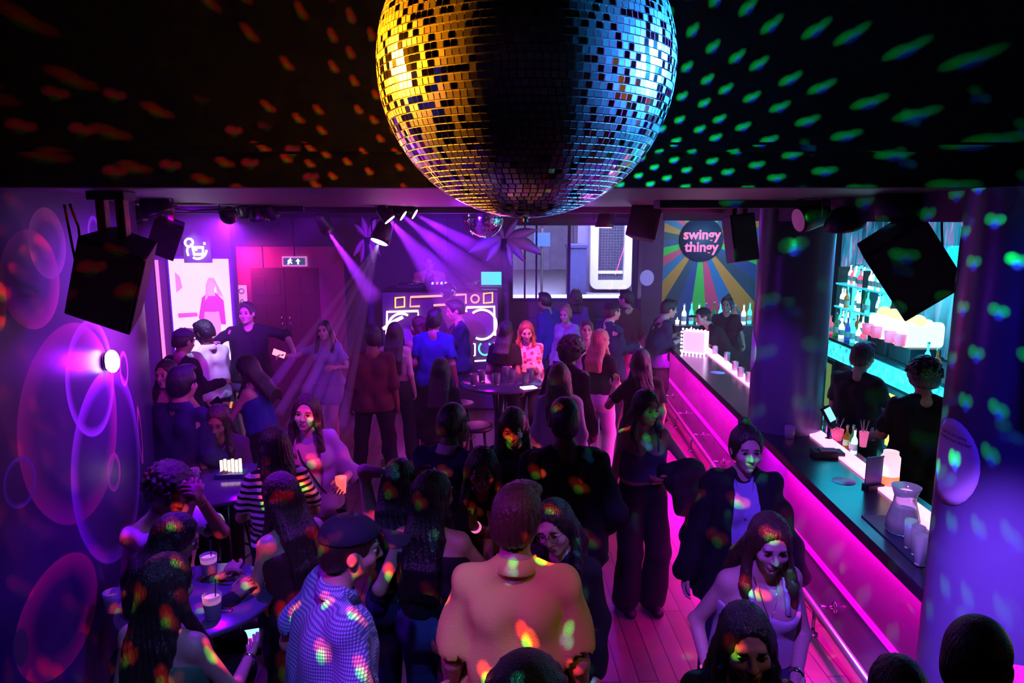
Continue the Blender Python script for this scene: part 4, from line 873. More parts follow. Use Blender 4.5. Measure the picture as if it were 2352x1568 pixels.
speaker('hanging_speaker', at(1482, 515, Y=6.6), -18, -10, 10, (.28, .24, .28), 'squat black loudspeaker hanging right of the street window')
pV = at(384, 545, Y=6.2); speaker('hanging_speaker', pV, 10, 14, 24, (.24, .22, .30), 'violet lit loudspeaker hanging near the neon figure')
def cable(name, pts, r, label, cat='cable', sag=True):
    P = []
    for i in range(len(pts) - 1):
        a, b = Vector(pts[i]), Vector(pts[i + 1])
        for k in range(8): P.append(a.lerp(b, k / 8))
    P.append(Vector(pts[-1])); return tag(MB().tube(P, r, 8).build(name, BLK), label, cat)
cable('speaker_cable', [at(148, 470, Y=3.3) , at(165, 560, Y=3.35), at(182, 640, Y=3.4), at(205, 650, Y=3.5)], .006, 'black cable looping down to the left hanging speaker')
cable('speaker_cable', [at(160, 468, Y=3.3), at(180, 520, Y=3.35), at(190, 600, Y=3.38), at(200, 640, Y=3.5)], .006, 'second black cable looping to the left hanging speaker, inner one')
cable('ceiling_cable', [at(300, 455, Y=4.6), at(400, 468, Y=5.2), at(480, 468, Y=5.8), at(560, 458, Y=6.2)], .008, 'upper black cable sagging under the ceiling near spotlights')
cable('ceiling_cable', [at(380, 478, Y=5.6), at(440, 484, Y=6), at(520, 480, Y=6.2), at(600, 470, Y=6.4)], .007, 'lower black cable sagging under the ceiling near spotlights')
cable('speaker_cable', [at(2165, 455, Y=3.6), at(2163, 520, Y=3.65), at(2165, 575, Y=3.7), at(2155, 622, Y=3.75)], .006, 'black cable with connector hanging right of the tilted speaker')
ROD = mat('fixture_black', (.012, .012, .015), .4)
def par(u, v, Y, r, L, target, label, col=None, es=8, name='spotlight', light=None):
    p = at(u, v, Y=Y); e = empty(name, p, label, 'spotlight'); d = (Vector(target) - p).normalized(); Mx = d.to_track_quat('Z', 'Y').to_matrix().to_4x4()
    MB().lathe([(r * .55, -L * .5), (r * .8, -L * .3), (r, L * .3), (r, L * .5)], 20, Mx).build('housing', ROD, e)
    MB().lathe([(r * .001 + .001, L * .5 + .002), (r * .86, L * .5 + .002), (r * .86, L * .5 + .006), (.001, L * .5 + .006)], 20, Mx, cap=False).build('lens', emi('lens_%s' % label[:10], col, es if col == WH else .3) if col else mat('dark_lens', (.05, .04, .08), .1), e)
    y_ = MB(); yk = Vector((1, 0, 0)); y_.tube([yk * r * 1.15, yk * r * 1.15 + Vector((0, 0, r * 1.2)), Vector((0, 0, r * 1.5)), -yk * r * 1.15 + Vector((0, 0, r * 1.2)), -yk * r * 1.15], .007, 6)
    y_.cyl((0, 0, r * 1.5), (0, 0, CZ - p.z), .012, 8); y_.build('yoke', ROD, e); return p, d
WH = (.80, .70, 1)
beam_src = []
for (u, v, Y, r, L, tg, lab, col) in (
    (527, 492, 6.4, .075, .12, at(470, 640, Y=8.4), 'white lit ceiling spotlight above the glowing poster', WH),
    (738, 508, 8.6, .085, .30, at(830, 640, Y=9.5), 'slanted ceiling spotlight throwing a beam toward the left palm', WH),
    (882, 489, 6.8, .065, .16, at(882, 489, Y=6.8) + Vector((.62, -.02, -.75)), 'large moving head light under ceiling left of the mirror ball', WH),
    (880, 532, 7.2, .10, .22, at(880, 532, Y=7.2) + Vector((-.34, -.32, -.94)), 'moving head light casting the fan of violet rays', WH),
    (910, 484, 7.0, .06, .16, at(910, 484, Y=7.0) + Vector((.77, -.02, -.54)), 'middle slanted lamp of the trio near mirror ball', WH),
    (936, 482, 7.2, .06, .16, at(936, 482, Y=7.2) + Vector((.80, -.02, -.48)), 'rightmost slanted lamp of the trio near mirror ball', WH),
    (355, 468, 4.6, .10, .14, (-1.5, 5, 0), 'unlit round ceiling lamp by the curved wall', None),
    (1388, 505, 8.6, .11, .17, at(1375, 900, Y=8.6), 'downward ceiling spotlight in front of the shuttered arch', WH),
    (1868, 497, 4.6, .085, .20, at(1868, 497, Y=4.6) + Vector((-.93, -.12, -.22)), 'round faced ceiling spotlight rimmed pink beside middle column', (.5, .08, .42)),  # dim lens glow stands in for light caught on the pink plastic rim
    (312, 492, 5.2, .06, .12, (-2, 6, 0), 'small ceiling lamp behind the left speaker bracket', None),
    (560, 480, 6.6, .07, .12, (-2.4, 8, 0), 'black ceiling lamp in the cluster, left of three', None),
    (590, 488, 6.6, .08, .14, (-2.2, 7, 0), 'black ceiling lamp in the cluster, middle of three', None),
    (622, 484, 6.6, .06, .14, (-1.2, 8, 0), 'black ceiling lamp in the cluster, right of three', None),
    (1940, 500, 4.4, .12, .10, (2.6, 5, 1), 'dark domed ceiling lamp above the cyan bar opening', None)):
    beam_src.append(par(u, v, Y, r, L, tg, lab, col))
for i, (x0, x1, y) in enumerate(((-3.4, -1.9, 6.6), (-1.6, -.2, 8.4), (.4, 2.0, 8.6))):
    tag(MB().box(((x0 + x1) / 2, y, CZ - .03), (x1 - x0, .04, .05)).build('lighting_track', ROD), ('black ceiling track above the glowing poster', 'black ceiling track beyond the mirror ball', 'black ceiling track before the street window')[i], 'light track')
for i, (u, v, Y) in enumerate(((997, 499, 9.), (1332, 499, 9.5), (1298, 503, 9.5), (1290, 496, 8))):
    o = MB().lathe([(.03, 0), (.03, .02), (.022, .03)], 14, Matrix.Rotation(PI, 4, 'X')).build('ceiling_downlight', emi('downlight', (.9, .85, 1), 9)); p = at(u, v, Y=Y); o.location = (p.x, p.y, CZ); tag(o, 'tiny bright downlight in ceiling %s' % ('left of second mirror ball', 'above the window mullion', 'left of the window mullion', 'over the window palm')[i], 'ceiling light', 'tiny downlights in the ceiling')
# specular flare on the curved wall, built as a glowing bulb
s_, z_ = wall_hit(240, 830); an = s_ / WR; wp = Vector((WC[0] + WR * math.cos(an), WC[1] + WR * math.sin(an), z_)); nrm = Vector((math.cos(an), math.sin(an), 0))
wlp = empty('wall_flare', wp, 'small dazzling white flare, built as a glowing bulb, on the curved bubble wall', 'wall lamp')
q = nrm.to_track_quat('Z', 'Y').to_matrix().to_4x4(); MB().lathe([(.05, 0), (.05, .015)], 20, q).build('base', CHR, wlp)
MB().sphere((0, 0, 0), .038, 20, 14, (1, 1, 1.7), M=Matrix.Translation(nrm * .04)).build('bulb', emi('wall_flare_glow', (.85, .65, 1), 12), wlp)
lamp('POINT', 'wall_flare_light', wp + nrm * .16, (0, 0, 0), (.34, .0, 1), 14, .04)
# ------------------------------------------------------------------ back of the room
NW = lambda n, c, s: emi('neon_' + n, c, s)
def neon(mb_pts, m, name, parent, r=.022, closed=False):
    return MB().tube(mb_pts, r * .72, 8, closed).build(name, m, parent, 0, True)
NY = 10.35
def nf(u, v): return at(u, v, Y=NY)
booth = empty('dj_booth', at(1015, 900, Y=10.7), 'raised DJ booth with glowing neon boombox on its front', 'DJ booth'); booth.location.z = 0
bx0, bx1 = at(880, 700, Y=10.5).x, at(1143, 700, Y=10.5).x
zt = at(1015, 672, Y=10.42).z
MB().box(((bx0 + bx1) / 2, 10.5, zt / 2 + .02), (bx1 - bx0, .12, zt - .04)).build('front_panel', mat('booth_front', (.10, .03, .16), .4), booth, 0, True)
MB().box(((bx0 + bx1) / 2, 10.8, zt + .01), (bx1 - bx0, .7, .06)).build('desk', BLKG, booth, .01, True)
MB().box(((bx0 + bx1) / 2 , 11.45, .30), (bx1 - bx0, 1.6, .60)).build('stage', DK, booth, 0, True)
A_, B_, W_2 = NW('amber', (1, .42, .10), 2.4), NW('pink', (1, .22, .5), 2.5), NW('white', (1, .72, 1), 2.6)
def sq(u0, v0, u1, v1, m, name='neon_square', r=.020): return neon([nf(u0, v0), nf(u1, v0 - 2), nf(u1, v1 - 2), nf(u0, v1)], m, name, booth, r, True)
sq(908, 684, 929, 706, A_); sq(1111, 674, 1131, 696, A_)
neon([nf(1016, 679), nf(943, 682), nf(942, 704), nf(964, 703)], NW('red', (1, .25, .20), 2.4), 'neon_bar', booth); neon([nf(996, 701), nf(1044, 698)], NW('red', (1, .25, .20), 2.4), 'neon_bar', booth)
neon([nf(1046, 677), nf(1070, 676), nf(1070, 697)], NW('red', (1, .25, .20), 2.4), 'neon_bar', booth)
neon([nf(1091 + 9 * math.cos(a), 686 + 9 * math.sin(a)) for a in [2 * PI * i / 20 for i in range(20)]], NW('red', (1, .25, .20), 2.4), 'neon_ring', booth, .018, True)
neon([nf(888, 768), nf(889, 716), nf(960, 714), nf(961, 735)], W_2, 'neon_speaker', booth, .026)
neon([nf(1071, 716), nf(1071, 706), nf(1135, 704), nf(1137, 770)], W_2, 'neon_speaker', booth, .026)
neon([nf(1107 + 33 * math.cos(a), 745 + 34 * math.sin(a)) for a in [R(-130 + 245 * i / 28) for i in range(29)]], W_2, 'neon_woofer', booth, .024)
neon([nf(922 + 30 * math.cos(a), 750 + 30 * math.sin(a)) for a in [R(150 + 150 * i / 20) for i in range(21)]], W_2, 'neon_woofer', booth, .024)
neon([nf(880, 755), nf(905, 738), nf(925, 728)], W_2, 'neon_handle', booth, .035)
T_ = NW('teal', (.1, .8, .75), 1.8)
neon([nf(1087, 789), nf(1091, 789), nf(1091, 816), nf(1088, 817)], W_2, 'neon_digit', booth, .016)
neon([nf(1114 + 14 * math.cos(a), 800 + 15 * math.sin(a)) for a in [R(-50 + 280 * i / 20) for i in range(21)]], T_, 'neon_digit', booth, .018)
neon([nf(1137, 786), nf(1138, 826), nf(1128, 827)], W_2, 'neon_bracket', booth, .020); neon([nf(1090, 829), nf(1122, 827)], W_2, 'neon_bar', booth, .016)
lamp('AREA', 'booth_neon_glow', nf(1010, 750) + Vector((0, -.25, 0)), nf(1010, 750) + Vector((0, -3, -.6)), (1, .04, .7), 26, 1.4, .7)
# DJ gear on the desk
for i, (u, lab) in enumerate(((945, 'left turntable on the DJ desk'), (1075, 'right turntable on the DJ desk'))):
    e = empty('turntable', (at(u, 660, Y=10.8).x, 10.8, zt + .04), lab + ' behind the neon boombox', 'turntable', 'turntables on the DJ desk')
    MB().box((0, 0, .03), (.40, .34, .06)).build('plinth', DK, e, .005); MB().lathe([(.14, .06), (.14, .075)], 28).build('platter', CHR, e); MB().tube([(.16, .12, .08), (.16, 0, .10), (.08, -.08, .09)], .006, 6).build('tonearm', CHR, e)
mx = empty('dj_mixer', (at(1010, 660, Y=10.8).x, 10.8, zt + .04), 'DJ mixer with glowing knobs between the turntables', 'mixer')
MB().box((0, 0, .03), (.28, .34, .06)).build('case', BLKG, mx, .004)
for k in range(8): MB().cyl((-.1 + .066 * (k % 4), -.1 + .1 * (k // 4), .06), (-.1 + .066 * (k % 4), -.1 + .1 * (k // 4), .085), .012, 10).build('knob', emi('knob_%d' % (k % 3), ((.1, .8, 1), (1, .1, .5), (.4, .2, 1))[k % 3], 3), mx)
lt = empty('laptop', (at(1128, 650, Y=10.8).x, 10.8, zt + .04), 'laptop glowing turquoise at right end of DJ desk', 'laptop')
MB().box((0, 0, .01), (.34, .24, .02)).build('keyboard', DK, lt); MB().box((0, .13, .13), (.34, .012, .24)).build('lid', DK, lt); MB().box((0, .121, .13), (.31, .004, .20)).build('screen', emi('laptop_screen', (.05, .7, .8), 1.6), lt)
# doors, exit sign, door sign, red alcove
RED = mat('red_wall', (.45, .10, .16), .5)
tag(MB().box((-4.28 + .0, BY - .02, 1.2), (.02, .02, 2.4)).build('trim_12', DK), kind='structure')
struct(MB().box(((at(530, 600, Y=BY).x + at(790, 600, Y=BY).x) / 2, BY - .012, 1.2), (at(790, 600, Y=BY).x - at(530, 600, Y=BY).x, .024, 2.4)).build('wall_red_alcove', RED))
dx0, dx1 = at(578, 640, Y=BY).x, at(735, 640, Y=BY).x; WOOD = mat('door_wood', (.16, .05, .05), .4, bump=.2, bscale=20)
for i in range(2):
    xa = dx0 + (dx1 - dx0) * i / 2; xb = xa + (dx1 - dx0) / 2; d = MB().box(((xa + xb) / 2, BY - .045, 1.02), (xb - xa - .02, .04, 2.04)).build('door_%d' % (i + 1), WOOD); struct(d)
    for (z0, z1) in ((.15, .72), (.85, 1.45), (1.55, 1.92)):
        for h in (0, 1):
            w2 = (xb - xa - .16) / 2; cx = xa + .06 + w2 / 2 + h * (w2 + .04); MB().box((cx, BY - .070, (z0 + z1) / 2), (w2 - .05, .012, z1 - z0 - .06)).build('door_panel', WOOD, d, .004)
    MB().cyl((xb - .07 if i == 0 else xa + .07, BY - .10, .9), (xb - .07 if i == 0 else xa + .07, BY - .10, 1.2), .012, 8).build('door_handle', CHR, d)
ex = at(677, 600, Y=BY - .05); es_ = empty('exit_sign', ex, 'hanging exit sign with running figure and arrow above doors', 'exit sign')
MB().box((0, 0, 0), (.42, .05, .17)).build('frame', mat('exit_frame', (.8, .5, .6), .4, emit=(.9, .35, .5), es=.5), es_, .004)
MB().box((0, -.028, 0), (.37, .006, .12)).build('panel', mat('exit_green', (.02, .10, .10), .4, emit=(.05, .12, .18), es=.6), es_)
EW = emi('exit_white', (1, .7, .8), 1.6)
rm = MB(); rm.prism([(-.125, -.05), (-.085, -.05), (-.075, -.01), (-.05, -.045), (-.03, -.035), (-.055, .005), (-.06, .025), (-.035, .01), (-.03, .02), (-.065, .045), (-.1, .03), (-.12, .0), (-.105, -.005), (-.095, .012)], .004, Matrix.Translation((0, -.034, 0))); rm.sphere((-.062, -.032, .05), .011, 8, 6); rm.build('running_figure', EW, es_)
MB().prism([(.05, -.05), (.08, -.05), (.08, .0), (.11, .0), (.065, .05), (.02, .0), (.05, .0)], .004, Matrix.Translation((0, -.034, 0))).build('arrow', EW, es_)
MB().cyl((0, 0, .08), (0, 0, CZ - ex.z), .01, 6).build('hanging_rod', DK, es_)
ds = at(556, 680, Y=BY - .03); o = empty('door_sign', ds, 'white oblong sign with round symbol on the red wall', 'sign')
MB().box((0, 0, 0), (.17, .012, .38)).build('plate', mat('sign_white', (.85, .7, .8), .5, emit=(1, .6, .8), es=.5), o); MB().tube([(.045 * math.cos(a), -.01, .09 + .04 * math.sin(a)) for a in [2 * PI * i / 20 for i in range(20)]], .008, 6, True).build('symbol', INK, o)
MB().tube([(-.04, -.01, -.1), (.0, -.01, -.05), (.04, -.01, -.1)], .008, 6).build('symbol', INK, o)
# glowing poster of a woman in a checked suit
px0, px1 = at(405, 600, Y=8.9).x, at(520, 600, Y=8.9).x; po = empty('lit_poster', at(462, 690, Y=8.9), 'tall glowing poster of a blond woman in pink suit', 'poster')
PW, PH = px1 - px0 + .12, .98; pz = 0
MB().box((0, .04, -.12), (PW + .06, .06, PH + .36)).build('frame', mat('poster_frame', (.15, .03, .35), .4), po, .004)
MB().box((0, .005, -.12), (PW, .02, PH + .3)).build('picture', mat('poster_glow', (.9, .85, .9), .4, emit=(1, .78, .90), es=1.05), po)
def pf(poly, n, col, es=1.0, y=-.008): return MB().prism([(x * 1.0, z) for x, z in poly], .004, Matrix.Translation((0, y, 0))).build(n, mat('poster_' + n + str(round(col[0], 2)), col, .5, emit=col, es=es), po)
pf([(-.30, -.42), (.0, -.42), (.02, -.36), (-.30, -.34)], 'stripe', (.25, .05, .12), .5); pf([(-.30, -.22), (-.05, -.2), (-.06, -.15), (-.30, -.16)], 'stripe', (.7, .12, .28), .8); pf([(-.30, .10), (-.22, .16), (-.24, .3), (-.30, .36)], 'shape', (.9, .3, .25), .9)
pf([(.02, -.60), (.22, -.62), (.24, -.15), (.03, -.12)], 'skirt', (.75, .45, .45), .7, -.014); pf([(-.04, -.22), (.02, .04), (.09, .10), (.20, .10), (.29, .0), (.30, -.3), (.24, -.3), (.22, -.14), (.04, -.14), (.02, -.3)], 'jacket', (.55, .06, .22), .7, -.018)
pf([(.10, .06), (.19, .06), (.18, .14), (.205, .2), (.16, .28), (.105, .22), (.11, .14)], 'face', (.95, .45, .38), .9, -.020); pf([(.06, .0), (.08, .2), (.12, .29), (.19, .29), (.24, .18), (.30, .04), (.22, .08), (.20, .20), (.15, .25), (.115, .2), (.10, .05)], 'hair', (.85, .38, .22), .9, -.024)
MB().box((-PW / 2 - .16, .02, -.12), (.03, .03, 1.25)).build('side_tube', emi('pink_tube', (1, .12, .5), 2.5), po)
# partition carrying poster
struct(MB().box((-4.32, 9.05, CZ / 2), (1.6, .16, CZ)).build('wall_poster_partition', WALLP))
# neon squiggle figure above poster
nq = empty('neon_figure', at(448, 572, Y=8.8), 'white neon squiggle shaped like a small swinging figure', 'neon sign'); NWm = NW('cool', (.92, .85, 1), 3.5)
def n2(u, v): return at(u, v, Y=8.8)
ring = lambda cx, cy, r, a0=0, a1=360, n=18: [n2(cx + r * math.cos(R(a0 + (a1 - a0) * i / n)), cy + r * math.sin(R(a0 + (a1 - a0) * i / n))) for i in range(n + (a1 - a0 < 360))]
neon(ring(434, 557, 9), NWm, 'ring', nq, .018, True); neon([n2(438, 560), n2(443, 568), n2(452, 575)], NWm, 'link', nq, .018); neon([n2(442, 568), n2(466, 568), n2(466, 584), n2(446, 584)], NWm, 'buckle', nq, .028, True)
neon(ring(454, 574, 20, 0, 120), NWm, 'arc', nq, .02); neon(ring(452, 576, 22, 150, 210), NWm, 'arc', nq, .018); neon([n2(469, 556), n2(470, 562)], NWm, 'dot', nq, .018)
MB().box((n2(448, 572).x, 8.87, n2(448, 572).z), (.34, .03, .34)).build('back_plate', WALLP, nq, 0, True)
# round pink ring sign on left wall
rs = empty('ring_sign', (-4.97, 9.05, 1.72), 'round magenta wall sign with pale ring and script lettering', 'sign')
lx = -4.97 
rs.location = Vector((-4.97, at(322, 735, x=-4.97).y, at(345, 735, x=-4.97).z)); rs.rotation_euler = (0, 0, PI / 2)
MB().lathe([(.60, 0), (.60, .03)], 48, Matrix.Rotation(PI / 2, 4, 'X')).build('disc', mat('magenta_disc', (.30, .02, .25), .5, emit=(.25, .0, .20), es=.35), rs)
MB().tube([(.60 * math.cos(a), -.03, .60 * math.sin(a)) for a in [2 * PI * i / 48 for i in range(48)]], .03, 8, True).build('ring', mat('pink_ring', (.9, .5, .7), .4, emit=(1, .35, .7), es=1.6), rs)
PKT = emi('pink_text', (1, .12, .35), 1.5)
LM = lambda x, z: Matrix.Translation((x, -.045, z)) @ Matrix.Rotation(PI / 2, 4, 'X')
for body, x, z in (('king', .26, .07), ('atterson', .16, -.19)):
    t_ = text('lettering', body, .17, Matrix(), PKT, None, .006); t_.parent = rs; t_.matrix_local = LM(x, z)
# palms
def palm(u, v, Y, zb, label, leaves, trunk=True, mcol=(.45, .30, .75)):
    p = at(u, v, Y=Y); e = empty('palm_tree', (p.x, p.y, 0), label, 'palm'); LF = mat('palm_leaf_%d' % u, mcol, .5, var=.2)
    if trunk: MB().tube([(0, .04, 0), (.02, .03, p.z * .5), (0, 0, p.z)], [.075, .06, .05], 12).build('trunk', mat('palm_trunk', (.05, .03, .10), .7, bump=.5, bscale=20), e)
    for (du, dv) in leaves:
        q = at(u + du, v + dv, Y=Y) - p; L = q.length; m = MB(); n = 10; vs = []; peak = Vector((q.x * .5, -.1 * L, q.z * .5 + (.22 if dv > -10 else .08) * L))
        side = Vector((0, 1, 0)).cross(q).normalized() * .5 + Vector((0, .8, 0)); pts = []
        for i in range(n + 1):
            t = i / n; c = peak * (2 * t * (1 - t)) + q * t * t; wd = .16 * L * math.sin(PI * min(1, t * .9 + .08)) ** .8
            sd = Vector((-q.z, 0, q.x)).normalized()
            vs += [c + sd * wd + Vector((0, .06 * L, -.02)), c + Vector((0, -.02, 0)), c - sd * wd + Vector((0, .06 * L, -.02))]
        fs = [(3 * i + k, 3 * i + k + 1, 3 * i + k + 4, 3 * i + k + 3) for i in range(n) for k in (0, 1)]
        o = m.add([v_ + Vector((0, 0, p.z)) for v_ in vs], fs, 0, True).build('frond', LF, e); sd_ = o.modifiers.new('s', 'SOLIDIFY'); sd_.thickness = .012
    return e
palm(1158, 548, 11.0, 0, 'stylised palm tree prop standing left of street window', [(-84, 32), (-42, 52), (-70, -14), (-28, -48), (30, -46), (74, -22), (86, 34), (46, 50), (16, 60)])
palm(843, 545, 10.9, 0, 'stylised palm tree prop standing left of DJ booth', [(-32, 42), (-14, 56), (30, 40), (14, 56), (-30, -34), (-12, -50), (20, -46), (34, -24)], mcol=(.55, .22, .50))
# ------------------------------------------------------------------ rainbow mural
def mural_mat():
    m = mat('mural', (.02, .1, .14), .5); nt = m.node_tree; b = nt.nodes['Principled BSDF']; tc = nt.nodes.new('ShaderNodeTexCoord'); sp = nt.nodes.new('ShaderNodeSeparateXYZ'); nt.links.new(tc.outputs['Object'], sp.inputs[0])
    a = M_(nt, 'ARCTAN2', sp.outputs[2], sp.outputs[0]); f = M_(nt, 'MULTIPLY', M_(nt, 'ADD', a, PI), 1 / (2 * PI)); f = M_(nt, 'FRACT', M_(nt, 'MULTIPLY', f, 5.0))
    rp = nt.nodes.new('ShaderNodeValToRGB'); rp.color_ramp.interpolation = 'CONSTANT'; cr = rp.color_ramp
    cols = [(.005, .05, .22), (.03, .50, .06), (.75, .05, .15), (.01, .14, .38), (.60, .22, .03), (.004, .05, .10)]
    cr.elements[0].color = (*cols[0], 1); cr.elements[1].position = 1 / 6; cr.elements[1].color = (*cols[1], 1)
    for i in range(2, 6): e = cr.elements.new(i / 6); e.color = (*cols[i], 1)
    nt.links.new(f, rp.inputs[0]); nt.links.new(rp.outputs[0], b.inputs['Base Color']); return m
mc = at(1612, 550, Y=12.2); mu = empty('mural_sign', mc, 'rainbow sunburst mural with round dark disc and pink lettering', 'mural')
MB().box((.35, .06, -.62), (2.75, .03, 2.0)).build('sunburst', mural_mat(), mu); MB().lathe([(.37, 0), (.37, .03)], 48, Matrix.Translation((0, .04, 0)) @ Matrix.Rotation(PI / 2, 4, 'X')).build('disc', mat('disc_teal', (.005, .05, .11), .5), mu)
PT = mat('mural_pink', (1, .16, .35), .5, emit=(.9, .08, .25), es=.5)
for body, z in (('swingy', .08), ('thingy', -.13)):
    t_ = text('lettering', body, .235, Matrix(), PT, None, .007); t_.parent = mu; t_.matrix_local = Matrix.Translation((0, .0, z)) @ Matrix.Rotation(PI / 2, 4, 'X')
# bottles and lights at the foot of mural
ms = empty('mural_shelf', at(1655, 700, Y=12.0), 'low counter of bottles in front of the rainbow mural', 'counter'); ms.location.z = 0
MB().box((.35, 0, .55), (2.3, .4, 1.1)).build('cabinet', mat('cab_teal', (.01, .04, .07), .4), ms)
for i in range(16):
    k = (0, 1, 0, 5, 3, 1, 0, 2)[i % 8]; put_bottle(k, (ms.location.x - .62 + i * .125, 11.97 + .04 * math.sin(i * 3), 1.105), '%s bottle on the low counter in front of the mural' % BC[k], 'bottles before the rainbow mural, %s' % BC[k], 1.1)
# ------------------------------------------------------------------ outside the window
struct(MB().box((1.5, 22, .95), (14, 12, .3)).build('floor_street', mat('asphalt', (.22, .22, .25), .8, var=.15, bscale=3)))
struct(MB().box((1.5, 14.9, 1.02), (14, 2.6, .3)).build('floor_pavement', mat('paving', (.75, .75, .80), .8, var=.12, bscale=2)))
fac = empty('street_building', (1.6, 16.2, -.5), 'pale building across the street with white rounded arch', 'building')
MB().box((2.0, 1.5, 3.2), (4.0, .4, 4.4)).build('facade', mat('facade_stone', (.16, .15, .26), .8, var=.1, bscale=2), fac)
MB().box((-3.4, 9.6, 3.4), (9, .4, 4.8)).build('facade', mat('facade_far', (.30, .28, .42), .8, var=.3, bscale=3), fac)
for i in range(4): MB().box((-2.6 + i * 1.1, 9.2, 3.4), (.25, .2, 4.4)).build('pilaster', mat('facade_far', (.3, .28, .42)), fac)
ax0, ax1 = at(1356, 600, Y=17.2).x - 1.6, at(1452, 600, Y=17.2).x - 1.6; az0, az1 = at(1400, 664, Y=17.2).z + .5, at(1400, 480, Y=17.2).z + .7
out = rrect(ax0, az0, ax1, az1, .18, 6); inn = rrect(ax0 + .19, az0 + .21, ax1 - .19, az1 - .15, .02, 6); n = len(out); vs = [(x, 0, z) for x, z in out] + [(x, 0, z) for x, z in inn] + [(x, .25, z) for x, z in out] + [(x, .25, z) for x, z in inn]; fs = []
for i in range(n): j = (i + 1) % n; fs += [(i, j, n + j, n + i), (n + i, n + j, 3 * n + j, 3 * n + i), (i, 2 * n + i, 2 * n + j, j)]
MB().add(vs, fs, 0, False, Matrix.Translation((0, 1.0, 0))).build('arch_surround', mat('white_surround', (.92, .94, .98), .5), fac)
sm = mat('shutter', (.05, .06, .10), .6); sb = MB(); sb.box(((ax0 + ax1) / 2, 1.22, (az0 + az1) / 2), (ax1 - ax0 - .3, .04, az1 - az0 - .3))
for i in range(26): sb.box(((ax0 + ax1) / 2, 1.19, az0 + .45 + i * .065), (ax1 - ax0 - .4, .03, .02))
for i in range(9): sb.box((ax0 + .22 + i * (ax1 - ax0 - .44) / 8, 1.18, (az0 + az1) / 2), (.02, .03, az1 - az0 - .4))
sb.build('roller_shutter', sm, fac); MB().box(((ax0 + ax1) / 2, 1.16, az0 + .40), (ax1 - ax0 - .4, .04, .07)).build('shutter_bar', mat('white_surround', (.9, .9, .9)), fac)
bn = empty('street_bin', at(1323, 640, Y=16.9), 'dark blue street bin outside beside the white arch', 'bin'); bn.location.z = 1.10
MB().box((0, 0, .55), (.45, .45, 1.1)).build('body', mat('bin_blue', (.03, .04, .15), .5), bn, .02); MB().box((0, -.02, 1.15), (.5, .5, .1)).build('lid', mat('bin_blue', (.03, .04, .15), .5), bn, .02)
pb = empty('street_post', at(1215, 640, Y=15.2), 'blue parking sign on a post seen through window', 'sign'); pb.location = (at(1245, 530, Y=16).x, 16, 1.17)
MB().cyl((0, 0, 0), (0, 0, 1.5), .03, 10).build('post', DK, pb); MB().box((0, -.04, 1.25), (.36, .03, .3)).build('plate', mat('sign_blue', (.05, .12, .6), .4), pb)
# ------------------------------------------------------------------ haze over the dance floor
def haze(name, mb, dens, label, aniso=.2, smooth=True):
    m = bpy.data.materials.new(name); m.use_nodes = True; nt = m.node_tree; nt.nodes.clear(); o_ = nt.nodes.new('ShaderNodeOutputMaterial'); v_ = nt.nodes.new('ShaderNodeVolumeScatter')
    v_.inputs['Density'].default_value = dens; v_.inputs['Anisotropy'].default_value = aniso; v_.inputs['Color'].default_value = (1, 1, 1, 1); nt.links.new(v_.outputs[0], o_.inputs['Volume'])
    return tag(mb.build(name, m), label, 'haze', kind='stuff')
haze('haze', MB().box((-1.2, 7.9, 1.5), (7.0, 8.0, 2.9)), .009, 'thin haze hanging over the dance floor')
# moving heads: narrow rays, each given an added haze cone shaped to show it
def beam(p, t, col, pw, cone, dens, label, L=None, r=.008):
    d = (Vector(t) - p); L = L or d.length; d.normalize(); lamp('SPOT', 'light_ray', p, t, col, pw, r, cone=cone, blend=.35)
    rr = math.tan(R(cone) / 2); haze('ray_haze', MB().cyl(p + d * .02, p + d * L, .012, 20, rr * L + .012), dens, label)
(p0, d0) = beam_src[3]
for i, (u, v) in enumerate(((640, 950), (664, 985), (692, 1005), (722, 1015), (752, 1000), (785, 980), (700, 900), (628, 880))):
    beam(p0 + d0 * .135, at(u, v, Y=5.0), (.36, .03, 1), 27000, 1.2, 3.2, 'haze cone shaped as violet light ray fanning down from moving head light')
for k, tg, cn, pw, de, L in ((2, at(1010, 640, Y=8.4), 13, 1500, .22, 3.2), (4, at(1080, 620, Y=9), 9, 1300, .3, 3.2), (5, at(1150, 600, Y=9.4), 7, 1300, .3, 3.2), (1, at(835, 650, Y=9.4), 11, 1600, .5, 1.3), (0, at(490, 660, Y=8.7), 44, 900, .10, 2.2)):
    p, d = beam_src[k]; q = (tg - p).normalized(); beam(p + q * (.19 if k == 1 else .14), tg, (.34, .015, 1), pw * 1.5, cn, de, 'haze cone shaped as soft violet beam from a ceiling spotlight', L, .02)
